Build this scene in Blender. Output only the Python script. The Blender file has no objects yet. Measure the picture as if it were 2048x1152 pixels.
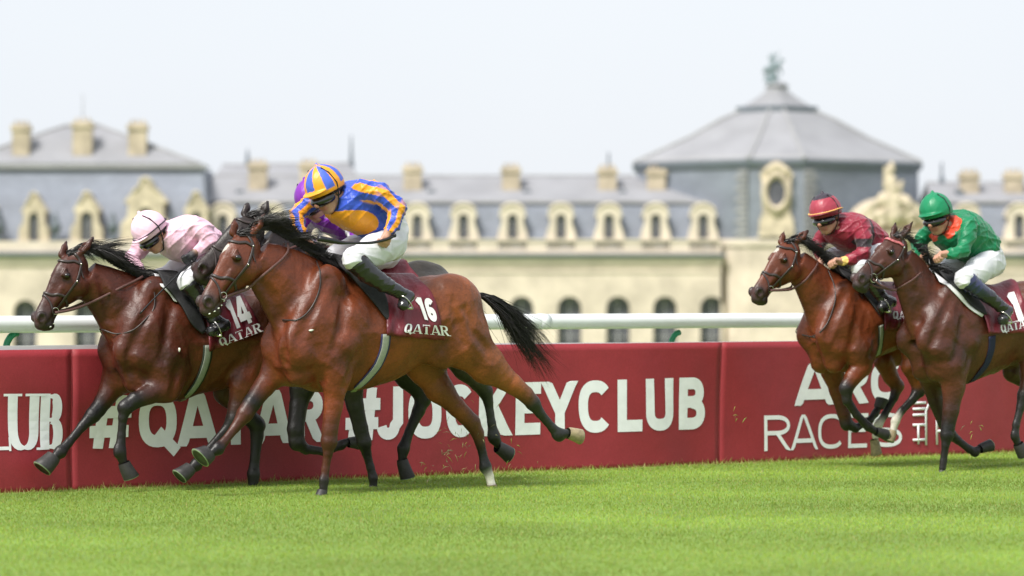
import bpy, math, random
import numpy as np
from mathutils import Vector, Matrix
random.seed(7); RNG = np.random.default_rng(7)
scene = bpy.context.scene
C = scene.collection
# ------------------------------------------------------------------ camera, sky, sun, exposure
FP = 7000.0; CAMH = 1.35; HOR = 595.0
cam_d = bpy.data.cameras.new('camera'); cam = bpy.data.objects.new('camera', cam_d); C.objects.link(cam)
cam.location = (0, 0, CAMH); cam.rotation_euler = (math.radians(90), 0, 0)
cam_d.sensor_width = 36; cam_d.lens = FP / 2048 * 36; cam_d.shift_y = (HOR - 576) / 2048
cam_d.clip_start = 0.5; cam_d.clip_end = 8000
cam_d.dof.use_dof = True; cam_d.dof.focus_distance = 24.3; cam_d.dof.aperture_fstop = 2.0
scene.camera = cam
SUN_EL, SUN_AZ = math.radians(52), math.radians(215)      # azimuth clockwise from +Y: behind the camera, to the left
world = bpy.data.worlds.new('World'); scene.world = world; world.use_nodes = True
nt = world.node_tree; nt.nodes.clear()
sky = nt.nodes.new('ShaderNodeTexSky'); sky.sky_type = 'NISHITA'; sky.sun_disc = False
sky.sun_elevation = SUN_EL; sky.sun_rotation = SUN_AZ; sky.air_density = 1.0; sky.dust_density = 4.0; sky.altitude = 0
cloud = nt.nodes.new('ShaderNodeTexNoise'); cloud.inputs['Scale'].default_value = 1.6; cloud.inputs['Detail'].default_value = 6
tc = nt.nodes.new('ShaderNodeTexCoord'); nt.links.new(tc.outputs['Generated'], cloud.inputs['Vector'])
ramp = nt.nodes.new('ShaderNodeValToRGB'); nt.links.new(cloud.outputs['Fac'], ramp.inputs['Fac'])
ramp.color_ramp.elements[0].position = 0.3; ramp.color_ramp.elements[0].color = (0.83, 0.88, 0.96, 1)
ramp.color_ramp.elements[1].position = 0.7; ramp.color_ramp.elements[1].color = (0.93, 0.96, 1.0, 1)
sc = nt.nodes.new('ShaderNodeVectorMath'); sc.operation = 'SCALE'; sc.inputs['Scale'].default_value = 3.02
nt.links.new(ramp.outputs['Color'], sc.inputs[0])
mixn = nt.nodes.new('ShaderNodeMix'); mixn.data_type = 'RGBA'; mixn.inputs[0].default_value = 0.93
nt.links.new(sky.outputs['Color'], mixn.inputs[6]); nt.links.new(sc.outputs['Vector'], mixn.inputs[7])
bg = nt.nodes.new('ShaderNodeBackground'); bg.inputs['Strength'].default_value = 0.1
nt.links.new(mixn.outputs[2], bg.inputs['Color'])
wo = nt.nodes.new('ShaderNodeOutputWorld'); nt.links.new(bg.outputs['Background'], wo.inputs['Surface'])
sd = bpy.data.lights.new('sun', 'SUN'); sd.energy = 1.5; sd.angle = math.radians(18); sd.color = (1, 0.96, 0.9)
sun = bpy.data.objects.new('sun', sd); C.objects.link(sun)
sdir = Vector((math.sin(SUN_AZ) * math.cos(SUN_EL), math.cos(SUN_AZ) * math.cos(SUN_EL), math.sin(SUN_EL)))
sun.rotation_euler = sdir.to_track_quat('Z', 'Y').to_euler(); sun.location = (0, 0, 60)
scene.view_settings.view_transform = 'Standard'; scene.view_settings.look = 'None'
scene.view_settings.gamma = 1; scene.view_settings.exposure = 1.74
scene.render.resolution_x = 1024; scene.render.resolution_y = 576
VOX = 0.009          # voxel of the horses' surfaces
JVOX = 0.0065        # voxel of the riders

# ------------------------------------------------------------------ object helpers
def tag(o, label=None, cat=None, group=None, kind=None):
    if label: o['label'] = label
    if cat: o['category'] = cat
    if group: o['group'] = group
    if kind: o['kind'] = kind
    return o
def empty(name, loc=(0, 0, 0), rz=0.0):
    o = bpy.data.objects.new(name, None); o.location = loc; o.rotation_euler = (0, 0, rz)
    o.empty_display_size = 0.2; C.objects.link(o); return o
def mk(name, V, faces, mat, parent=None, col=None, smooth=True):
    """V (n,3); faces: list of int arrays (k,3)/(k,4) or list of index lists."""
    me = bpy.data.meshes.new(name)
    V = np.asarray(V, np.float32)
    if isinstance(faces, np.ndarray): faces = [faces]
    if len(faces) and not isinstance(faces[0], np.ndarray):
        me.from_pydata([tuple(map(float, v)) for v in V], [], [list(map(int, f)) for f in faces])
    else:
        n = sum(len(f) for f in faces); idx = np.concatenate([f.ravel() for f in faces]).astype(np.int32)
        sizes = np.concatenate([np.full(len(f), f.shape[1], np.int32) for f in faces])
        st = np.concatenate([[0], np.cumsum(sizes)[:-1]]).astype(np.int32)
        me.vertices.add(len(V)); me.vertices.foreach_set('co', V.ravel())
        me.loops.add(len(idx)); me.loops.foreach_set('vertex_index', idx)
        me.polygons.add(n); me.polygons.foreach_set('loop_start', st)
        try: me.polygons.foreach_set('loop_total', sizes)
        except Exception: pass
        me.update(calc_edges=True)
    if col is not None:
        a = me.color_attributes.new('col', 'FLOAT_COLOR', 'POINT')
        cc = np.ones((len(V), 4), np.float32); cc[:, :3] = col
        a.data.foreach_set('color', cc.ravel())
    me.polygons.foreach_set('use_smooth', np.full(len(me.polygons), smooth))
    if mat: me.materials.append(mat)
    me.validate()
    o = bpy.data.objects.new(name, me); C.objects.link(o)
    if parent: o.parent = parent
    return o
class MB:
    """collects polygons into one mesh"""
    def __init__(s): s.v = []; s.f = []; s.c = []
    def add(s, V, F, c=(1, 1, 1)):
        b = len(s.v); s.v += [tuple(map(float, p)) for p in V]; s.f += [[i + b for i in f] for f in F]; s.c += [c] * len(V)
    def box(s, x0, x1, y0, y1, z0, z1, c=(1, 1, 1)):
        V = [(x, y, z) for x in (x0, x1) for y in (y0, y1) for z in (z0, z1)]
        s.add(V, [(0, 1, 3, 2), (4, 6, 7, 5), (0, 4, 5, 1), (2, 3, 7, 6), (0, 2, 6, 4), (1, 5, 7, 3)], c)
    def tube(s, pts, r, n=8, c=(1, 1, 1), cap=True, flat=1.0, up=None):
        pts = [Vector(p) for p in pts]; rs = r if isinstance(r, (list, tuple)) else [r] * len(pts)
        V = []; F = []; prev = None
        for i, p in enumerate(pts):
            t = (pts[min(i + 1, len(pts) - 1)] - pts[max(i - 1, 0)]).normalized()
            if up is not None: a = (up[i] - t * up[i].dot(t)).normalized()
            elif prev is None: a = t.orthogonal().normalized()
            else: a = (prev - t * prev.dot(t)).normalized()
            prev = a; b = t.cross(a)
            for k in range(n):
                an = 2 * math.pi * k / n
                V.append(p + a * (math.cos(an) * rs[i] * flat) + b * (math.sin(an) * rs[i]))
        for i in range(len(pts) - 1):
            for k in range(n):
                F.append((i * n + k, i * n + (k + 1) % n, (i + 1) * n + (k + 1) % n, (i + 1) * n + k))
        if cap: F.append(tuple(range(n))[::-1]); F.append(tuple((len(pts) - 1) * n + k for k in range(n)))
        s.add(V, F, c)
    def build(s, name, mat, parent=None, smooth=False, col=False):
        return mk(name, s.v, s.f, mat, parent, np.array(s.c) if col else None, smooth)

# ------------------------------------------------------------------ materials
def mat(name, base=(0.5, 0.5, 0.5), rough=0.5, metal=0.0, attr=False, noise=0.0, nscale=5.0, bump=0.0, bscale=60.0,
        bdist=0.01, coat=0.0, sheen=0.0, spec=0.5, stretch=None, n2=0.0, n2scale=0.5, croughness=0.2, sheentint=None):
    m = bpy.data.materials.new(name); m.use_nodes = True; t = m.node_tree; N = t.nodes; L = t.links
    p = N['Principled BSDF']; p.inputs['Roughness'].default_value = rough; p.inputs['Metallic'].default_value = metal
    p.inputs['Specular IOR Level'].default_value = spec
    p.inputs['Coat Weight'].default_value = coat; p.inputs['Coat Roughness'].default_value = croughness
    p.inputs['Sheen Weight'].default_value = sheen
    co = N.new('ShaderNodeTexCoord'); vec = co.outputs['Object']
    if stretch:
        mp = N.new('ShaderNodeMapping'); mp.inputs['Scale'].default_value = stretch; L.new(vec, mp.inputs['Vector']); vec = mp.outputs['Vector']
    if attr:
        a = N.new('ShaderNodeAttribute'); a.attribute_name = 'col'; c = a.outputs['Color']
    else:
        r = N.new('ShaderNodeRGB'); r.outputs[0].default_value = (*base, 1); c = r.outputs[0]
    def mod(c, amount, scale):
        n = N.new('ShaderNodeTexNoise'); n.inputs['Scale'].default_value = scale; n.inputs['Detail'].default_value = 5
        L.new(vec, n.inputs['Vector'])
        mr = N.new('ShaderNodeMapRange'); mr.inputs[1].default_value = 0.3; mr.inputs[2].default_value = 0.7
        mr.inputs[3].default_value = 1 - amount; mr.inputs[4].default_value = 1 + amount; L.new(n.outputs['Fac'], mr.inputs[0])
        v = N.new('ShaderNodeVectorMath'); v.operation = 'SCALE'; L.new(c, v.inputs[0]); L.new(mr.outputs[0], v.inputs['Scale'])
        return v.outputs[0]
    if noise: c = mod(c, noise, nscale)
    if n2: c = mod(c, n2, n2scale)
    L.new(c, p.inputs['Base Color'])
    if bump:
        n = N.new('ShaderNodeTexNoise'); n.inputs['Scale'].default_value = bscale; n.inputs['Detail'].default_value = 4
        L.new(vec, n.inputs['Vector'])
        b = N.new('ShaderNodeBump'); b.inputs['Strength'].default_value = bump; b.inputs['Distance'].default_value = bdist
        L.new(n.outputs['Fac'], b.inputs['Height']); L.new(b.outputs['Normal'], p.inputs['Normal'])
    return m
M = {}
M['coat'] = mat('horse_coat', attr=True, rough=0.43, noise=0.40, nscale=5, n2=0.16, n2scale=90, bump=0.5, bscale=26, bdist=0.012, coat=0.04, spec=0.42, croughness=0.25)
def coat_relief(m):
    t = m.node_tree; N = t.nodes; L = t.links; b = [q for q in N if q.type == 'BUMP'][0]; co = [q for q in N if q.type == 'TEX_COORD'][0]
    n = N.new('ShaderNodeTexNoise'); n.noise_type = 'RIDGED_MULTIFRACTAL'; n.inputs['Scale'].default_value = 4.5; n.inputs['Detail'].default_value = 2.5
    mp = N.new('ShaderNodeMapping'); mp.inputs['Scale'].default_value = (1.5, 1, .75); mp.inputs['Rotation'].default_value = (0, .6, 0); L.new(co.outputs['Object'], mp.inputs['Vector']); L.new(mp.outputs['Vector'], n.inputs['Vector'])
    b2 = N.new('ShaderNodeBump'); b2.inputs['Strength'].default_value = .35; b2.inputs['Distance'].default_value = .006; L.new(n.outputs['Fac'], b2.inputs['Height']); L.new(b2.outputs['Normal'], b.inputs['Normal'])
    f = N.new('ShaderNodeTexNoise'); f.inputs['Scale'].default_value = 260; mp2 = N.new('ShaderNodeMapping'); mp2.inputs['Scale'].default_value = (.35, 1, 1.4); L.new(co.outputs['Object'], mp2.inputs['Vector']); L.new(mp2.outputs['Vector'], f.inputs['Vector'])
    b3 = N.new('ShaderNodeBump'); b3.inputs['Strength'].default_value = .35; b3.inputs['Distance'].default_value = .002; L.new(f.outputs['Fac'], b3.inputs['Height']); L.new(b.outputs['Normal'], b3.inputs['Normal'])
    p = N['Principled BSDF']; L.new(b3.outputs['Normal'], p.inputs['Normal'])
coat_relief(M['coat'])
M['hair'] = mat('horse_hair', (0.012, 0.010, 0.010), 0.38, noise=0.3, nscale=20, spec=0.6)
M['hoof'] = mat('hoof_horn', attr=True, rough=0.55, noise=0.25, nscale=40, bump=0.3, bscale=80, bdist=0.004)
M['eye'] = mat('eye', (0.008, 0.006, 0.006), 0.05, spec=0.8)
M['leather'] = mat('bridle_leather', (0.035, 0.024, 0.022), 0.4, noise=0.3, nscale=30)
M['rein'] = mat('rein_rubber', (0.11, 0.05, 0.045), 0.65, noise=0.25, nscale=60)
M['orange'] = mat('orange_rubber', (0.65, 0.17, 0.04), 0.6, noise=0.2, nscale=60)
M['black'] = mat('black_leather', (0.012, 0.012, 0.014), 0.35, noise=0.3, nscale=15, bump=0.2, bscale=30)
M['pad'] = mat('black_pad', (0.02, 0.02, 0.022), 0.8, noise=0.3, nscale=60)
M['brow'] = mat('red_white_browband', (0.45, 0.12, 0.13), 0.5, noise=0.5, nscale=60)
M['metal'] = mat('steel', (0.6, 0.58, 0.54), 0.25, 1.0)
M['cloth'] = mat('saddlecloth', (0.15, 0.012, 0.022), 0.42, noise=0.3, nscale=6, bump=0.8, bscale=9, bdist=0.04, stretch=(1, 1, 0.45))
M['letter'] = mat('white_print', (0.8, 0.8, 0.8), 0.6, noise=0.04, nscale=10)
M['white'] = mat('white_cloth', (0.72, 0.72, 0.74), 0.7, noise=0.05, nscale=20)
M['silk'] = mat('silks', attr=True, rough=0.42, noise=0.10, nscale=12, bump=0.6, bscale=16, bdist=0.02, sheen=0.15, spec=0.35)
M['breech'] = mat('breeches', attr=True, rough=0.6, noise=0.05, nscale=15, bump=0.4, bscale=10, bdist=0.015)
M['boot'] = mat('boots', attr=True, rough=0.22, noise=0.2, nscale=12, bump=0.35, bscale=22, bdist=0.012, coat=0.4)
M['skin'] = mat('skin', attr=True, rough=0.5, noise=0.12, nscale=40, spec=0.4)
M['helmet'] = mat('helmet_cover', attr=True, rough=0.4, noise=0.06, nscale=20, bump=0.3, bscale=18, bdist=0.008)
M['goggle'] = mat('goggles', (0.008, 0.008, 0.01), 0.08, spec=0.8)
M['foam'] = mat('foam', (0.75, 0.78, 0.68), 0.3, noise=0.15, nscale=60, bump=0.8, bscale=90)
M['girth'] = mat('girth_web', attr=True, rough=0.8, noise=0.1, nscale=60)
M['banner'] = mat('banner_vinyl', (0.30, 0.024, 0.034), 0.62, noise=0.07, nscale=2.5, n2=0.12, n2scale=90, bump=0.25, bscale=2.0, bdist=0.05)
M['print'] = mat('banner_print', (0.86, 0.87, 0.90), 0.5, noise=0.05, nscale=12)
M['rail'] = mat('rail_plastic', (0.76, 0.79, 0.80), 0.35, noise=0.05, nscale=4)
M['green'] = mat('post_green', (0.01, 0.2, 0.09), 0.4, noise=0.1, nscale=8)
M['stone'] = mat('limestone', (0.60, 0.515, 0.425), 0.9, noise=0.22, nscale=0.35, n2=0.08, n2scale=2.5, bump=0.3, bscale=2)
M['stone2'] = mat('limestone_trim', (0.62, 0.54, 0.445), 0.9, noise=0.12, nscale=0.5)
M['goldstone'] = mat('ochre_limestone', (0.52, 0.44, 0.33), 0.9, noise=0.3, nscale=1.2)
M['slate'] = mat('slate', (0.195, 0.215, 0.26), 0.7, noise=0.14, nscale=0.25, n2=0.12, n2scale=1.8, stretch=(1, 1, 2))
M['slate2'] = mat('slate_upper', (0.26, 0.262, 0.28), 0.75, noise=0.12, nscale=0.3, stretch=(1, 1, 2))
M['lead'] = mat('lead_sheet', (0.12, 0.14, 0.165), 0.55, noise=0.1, nscale=0.6)
M['leadpale'] = mat('lead_pale', (0.29, 0.29, 0.30), 0.6, noise=0.1, nscale=0.6)
M['chimney'] = mat('chimney_stone', (0.44, 0.37, 0.28), 0.9, noise=0.25, nscale=0.8)
M['glass'] = mat('window_glass', (0.10, 0.10, 0.12), 0.2, noise=0.2, nscale=1)
M['bronze'] = mat('statue_bronze', (0.17, 0.22, 0.24), 0.7, noise=0.2, nscale=2)

# ------------------------------------------------------------------ signed distance toolkit
sq = np.sqrt
def v3(*a): return np.array(a, float)
class Cone:
    def __init__(s, a, b, ra, rb, fl=1.0, col=None, colb=None, k=None):
        s.a = np.array(a, float); s.b = np.array(b, float); s.ra = ra; s.rb = rb; s.fl = fl; s.col = col; s.colb = colb if colb is not None else col; s.k = k
        R = max(ra, rb); s.lo = np.minimum(s.a, s.b) - R; s.hi = np.maximum(s.a, s.b) + R
    def t(s, X, Y, Z):
        d = s.b - s.a; L = max(float(d @ d), 1e-9)
        return np.clip(((X - s.a[0]) * d[0] + (Y - s.a[1]) * d[1] + (Z - s.a[2]) * d[2]) / L, 0, 1)
    def f(s, X, Y, Z):
        d = s.b - s.a; t = s.t(X, Y, Z)
        r = s.ra + (s.rb - s.ra) * t
        return (sq((X - s.a[0] - t * d[0]) ** 2 + ((Y - s.a[1] - t * d[1]) / s.fl) ** 2 + (Z - s.a[2] - t * d[2]) ** 2) - r) * min(1, s.fl)
    def color(s, X, Y, Z):
        t = s.t(X, Y, Z)[:, None]; return s.col * (1 - t) + s.colb * t
class Ell:
    def __init__(s, c, r, R=None, col=None, k=None):
        s.c = np.array(c, float); s.r = np.array(r, float); s.R = np.eye(3) if R is None else np.array(R, float); s.col = col; s.k = k
        e = sq(((s.R * s.r[:, None]) ** 2).sum(0)); s.lo = s.c - e; s.hi = s.c + e
    def f(s, X, Y, Z):
        x = X - s.c[0]; y = Y - s.c[1]; z = Z - s.c[2]; q0 = 0; q1 = 0
        for i in range(3):
            q = x * s.R[i, 0] + y * s.R[i, 1] + z * s.R[i, 2]
            q0 = q0 + (q / s.r[i]) ** 2; q1 = q1 + (q / s.r[i] ** 2) ** 2
        k0 = sq(q0); return k0 * (k0 - 1) / (sq(q1) + 1e-9)
    def color(s, X, Y, Z): return np.tile(s.col, (len(X), 1))
def pchip(t, y, T):
    t = np.asarray(t, float); y = np.asarray(y, float); h = np.diff(t); d = np.diff(y) / h
    m = np.zeros(len(t)); m[0] = d[0]; m[-1] = d[-1]
    for i in range(1, len(t) - 1):
        m[i] = 0 if d[i - 1] * d[i] <= 0 else (h[i - 1] + h[i]) / (h[i - 1] / d[i - 1] + h[i] / d[i]) if False else 2 * d[i - 1] * d[i] / (d[i - 1] + d[i])
    i = np.clip(np.searchsorted(t, T) - 1, 0, len(t) - 2); s = np.clip((T - t[i]) / h[i], 0, 1)
    return (2 * s**3 - 3 * s**2 + 1) * y[i] + (s**3 - 2 * s**2 + s) * h[i] * m[i] + (-2 * s**3 + 3 * s**2) * y[i + 1] + (s**3 - s**2) * h[i] * m[i + 1]
class Loft:
    """stations (t, top, bottom, halfwidth) along axis e (in the x-z plane) from origin o"""
    def __init__(s, o, e, st, tt=0.0, tb=0.0, p=2.2, col=None, k=None, colf=None):
        s.o = np.array(o, float); e = np.array(e, float); s.e = e / np.linalg.norm(e); s.n = v3(-s.e[1], s.e[0])
        st = sorted(st); t = [q[0] for q in st]; s.t0, s.t1 = t[0], t[-1]; s.T = np.linspace(s.t0, s.t1, 160)
        top = pchip(t, [q[1] for q in st], s.T); bot = pchip(t, [q[2] for q in st], s.T)
        s.C = (top + bot) / 2; s.A = np.maximum((top - bot) / 2, .004); s.B = np.maximum(pchip(t, [q[3] for q in st], s.T), .004)
        s.tt, s.tb, s.p, s.col, s.k, s.colf = tt, tb, p, col, k, colf
        P = np.array([s.o + s.e * a + s.n * b for a, b in list(zip(s.T, top)) + list(zip(s.T, bot))]); w = s.B.max()
        s.lo = v3(P[:, 0].min(), -w, P[:, 1].min()) - .02; s.hi = v3(P[:, 0].max(), w, P[:, 1].max()) + .02
    def tn(s, X, Z):
        x = X - s.o[0]; z = Z - s.o[1]; return x * s.e[0] + z * s.e[1], x * s.n[0] + z * s.n[1]
    def f(s, X, Y, Z):
        t, n = s.tn(X, Z); a = np.interp(t, s.T, s.A); b = np.interp(t, s.T, s.B); c = np.interp(t, s.T, s.C)
        zr = np.clip((n - c) / a, -1, 1); b = b * (1 - s.tt * np.maximum(zr, 0) - s.tb * np.maximum(-zr, 0))
        rho = (np.abs((n - c) / a) ** s.p + np.abs(Y / b) ** s.p) ** (1 / s.p)
        d = (rho - 1) * np.minimum(a, b); dt = np.maximum(s.t0 - t, t - s.t1)
        return np.where(dt > 0, sq(np.maximum(d, 0) ** 2 + dt ** 2), np.maximum(d, dt))
    def color(s, X, Y, Z):
        if getattr(s, 'cxyz', None): return s.cxyz(X, Y, Z)
        if s.colf: t, n = s.tn(X, Z); return s.colf(t, n, Y)
        return np.tile(s.col, (len(X), 1))
CORN = [(i, j, k) for i in (0, 1) for j in (0, 1) for k in (0, 1)]
EDGE = [(a, b) for a in CORN for b in CORN if sum(b) - sum(a) == 1 and all(y >= x for x, y in zip(a, b))]
class Field:
    def __init__(s, lo, hi, h):
        s.lo = np.array(lo, float); s.h = h; n = np.ceil((np.array(hi) - s.lo) / h).astype(int) + 1
        s.ax = [s.lo[i] + np.arange(n[i]) * h for i in range(3)]; s.F = np.full(n, 0.5, np.float32); s.P = []
    def add(s, p, k=0.02, op='u'):
        if p.k is not None: k = p.k
        m = 0.07 + k; sl = []
        for i in range(3):
            a = int(np.searchsorted(s.ax[i], p.lo[i] - m)); b = int(np.searchsorted(s.ax[i], p.hi[i] + m)); sl.append(slice(a, b))
        if any(x.stop <= x.start for x in sl): return
        X = s.ax[0][sl[0]][:, None, None]; Y = s.ax[1][sl[1]][None, :, None]; Z = s.ax[2][sl[2]][None, None, :]
        d = p.f(X, Y, Z); F = s.F[tuple(sl)]
        if op == 'u':
            h = np.clip(.5 + .5 * (F - d) / k, 0, 1); s.F[tuple(sl)] = F * (1 - h) + d * h - k * h * (1 - h)
            if p.col is not None or getattr(p, 'colf', None): s.P.append(p)
        elif op == 's':
            h = np.clip(.5 - .5 * (F + d) / k, 0, 1); s.F[tuple(sl)] = F * (1 - h) + (-d) * h + k * h * (1 - h)
        elif op == 'i':
            pass
    def samp(s, P):
        P = np.asarray(P, float); q = (P - s.lo) / s.h; n = np.array(s.F.shape)
        q = np.clip(q, 0, n - 1.001); i = q.astype(int); f = q - i; r = 0
        for c in CORN:
            w = np.prod(np.where(np.array(c), f, 1 - f), axis=-1); r = r + w * s.F[i[..., 0] + c[0], i[..., 1] + c[1], i[..., 2] + c[2]]
        return r
    def grad(s, P):
        e = s.h * .8; g = [s.samp(P + np.eye(3)[i] * e) - s.samp(P - np.eye(3)[i] * e) for i in range(3)]
        return np.stack(g, -1) / (2 * e)
    def march(s, o, d, off=0.0, step=0.004, far=3.0, t0=0.0):
        o = np.asarray(o, float); d = np.asarray(d, float); d = d / np.linalg.norm(d)
        t = t0 + np.arange(0, far, step); f = s.samp(o + t[:, None] * d) - off
        inside = ((o + t[:, None] * d > s.lo) & (o + t[:, None] * d < s.lo + s.h * (np.array(s.F.shape) - 1))).all(1)
        f = np.where(inside, f, 1); i = np.argmax(f < 0)
        if not (f < 0).any(): return None
        if i > 0: tt = t[i - 1] + step * f[i - 1] / (f[i - 1] - f[i] + 1e-9)
        else: tt = t[0]
        return o + tt * d
    def mesh(s):
        F = s.F; S = F < 0; nx, ny, nz = F.shape
        cs = [S[i:nx - 1 + i, j:ny - 1 + j, k:nz - 1 + k] for i, j, k in CORN]
        an = np.logical_or.reduce(cs); al = np.logical_and.reduce(cs); act = an & ~al
        idx = -np.ones(act.shape, int); I, J, K = np.nonzero(act); idx[I, J, K] = np.arange(len(I))
        acc = np.zeros((len(I), 3)); cnt = np.zeros(len(I))
        for a, b in EDGE:
            fa = F[I + a[0], J + a[1], K + a[2]]; fb = F[I + b[0], J + b[1], K + b[2]]; cr = (fa < 0) != (fb < 0)
            t = np.where(cr, fa / np.where(cr, fa - fb, 1), 0)[:, None]
            pos = np.array(a) + t * (np.array(b) - np.array(a)); acc += np.where(cr[:, None], pos, 0); cnt += cr
        V = s.lo + (np.stack([I, J, K], 1) + acc / cnt[:, None]) * s.h
        for _ in range(2):
            g = s.grad(V); f = s.samp(V); V = V - np.clip(f / (np.sum(g * g, 1) + 1e-6), -s.h * .4, s.h * .4)[:, None] * g
        quads = []
        for ax in range(3):
            o = [0, 0, 0]; o[ax] = 1
            A = S[:nx - o[0], :ny - o[1], :nz - o[2]]; B = S[o[0]:, o[1]:, o[2]:]; ch = A != B
            I, J, K = np.nonzero(ch); q = np.stack([I, J, K], 1); p1 = (ax + 1) % 3; p2 = (ax + 2) % 3
            ok = (q[:, p1] > 0) & (q[:, p2] > 0) & (q[:, p1] < F.shape[p1] - 1) & (q[:, p2] < F.shape[p2] - 1); q = q[ok]
            ins = A[q[:, 0], q[:, 1], q[:, 2]]; cells = []
            for da, db in ((-1, -1), (0, -1), (0, 0), (-1, 0)):
                c = q.copy(); c[:, p1] += da; c[:, p2] += db; cells.append(idx[c[:, 0], c[:, 1], c[:, 2]])
            Q = np.stack(cells, 1); Q[~ins] = Q[~ins][:, ::-1]; quads.append(Q)
        return V, np.concatenate(quads)
    def colors(s, V, w=0.010):
        X, Y, Z = V[:, 0], V[:, 1], V[:, 2]; num = np.zeros((len(V), 3)); den = np.zeros(len(V))
        for p in s.P:
            m = ((V > p.lo - .08) & (V < p.hi + .08)).all(1)
            if not m.any(): continue
            x, y, z = X[m], Y[m], Z[m]; ww = np.exp(-np.clip(p.f(x, y, z), -.01, 1) / w) + 1e-9
            num[m] += ww[:, None] * p.color(x, y, z); den[m] += ww
        return num / np.maximum(den, 1e-9)[:, None]

# ------------------------------------------------------------------ frames tied to the ground plane
PHI = math.radians(56)
class Frame:
    """a running horse's frame: +x forward, +y its left side, z up"""
    def __init__(s, off=None, contact=None, cv=0.0, midpx=0.0, phi=PHI, other=None):
        s.d = v3(-math.sin(phi), -math.cos(phi)); s.l = v3(math.cos(phi), -math.sin(phi)); s.phi = phi
        if contact:
            D = FP * CAMH / (contact[1] - HOR); w = v3((contact[0] - 1024) / FP * D, D); s.off = float(w @ s.l) - cv
        else: s.off = off
        r = v3((midpx - 1024) / FP, 1.0); s.O = r * (s.off / (r @ s.l))
        s.rz = math.atan2(s.d[1], s.d[0]); s.root = None
    def w2l(s, p):
        q = np.asarray(p, float)[..., :2] - s.O; return np.stack([q @ s.d, q @ s.l, np.asarray(p, float)[..., 2]], -1)
    def q(s, px, py, v=0.0):
        r = v3((px - 1024) / FP, 1.0); t = (s.off + v) / (r @ s.l)
        return s.w2l(v3(r[0] * t, t, CAMH + (HOR - py) / FP * t))
    def mpp(s, px, v=0.0):
        r = v3((px - 1024) / FP, 1.0); return (s.off + v) / (r @ s.l) / FP
    def ray(s, px, py):
        o = s.w2l(v3(0, 0, CAMH)); p = s.q(px, py, 0.0); return o, p - o
    def hit(s, field, px, py, off=0.0):
        o, d = s.ray(px, py); L = np.linalg.norm(d); return field.march(o, d, off, far=3.2, t0=L - 1.6)

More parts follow.
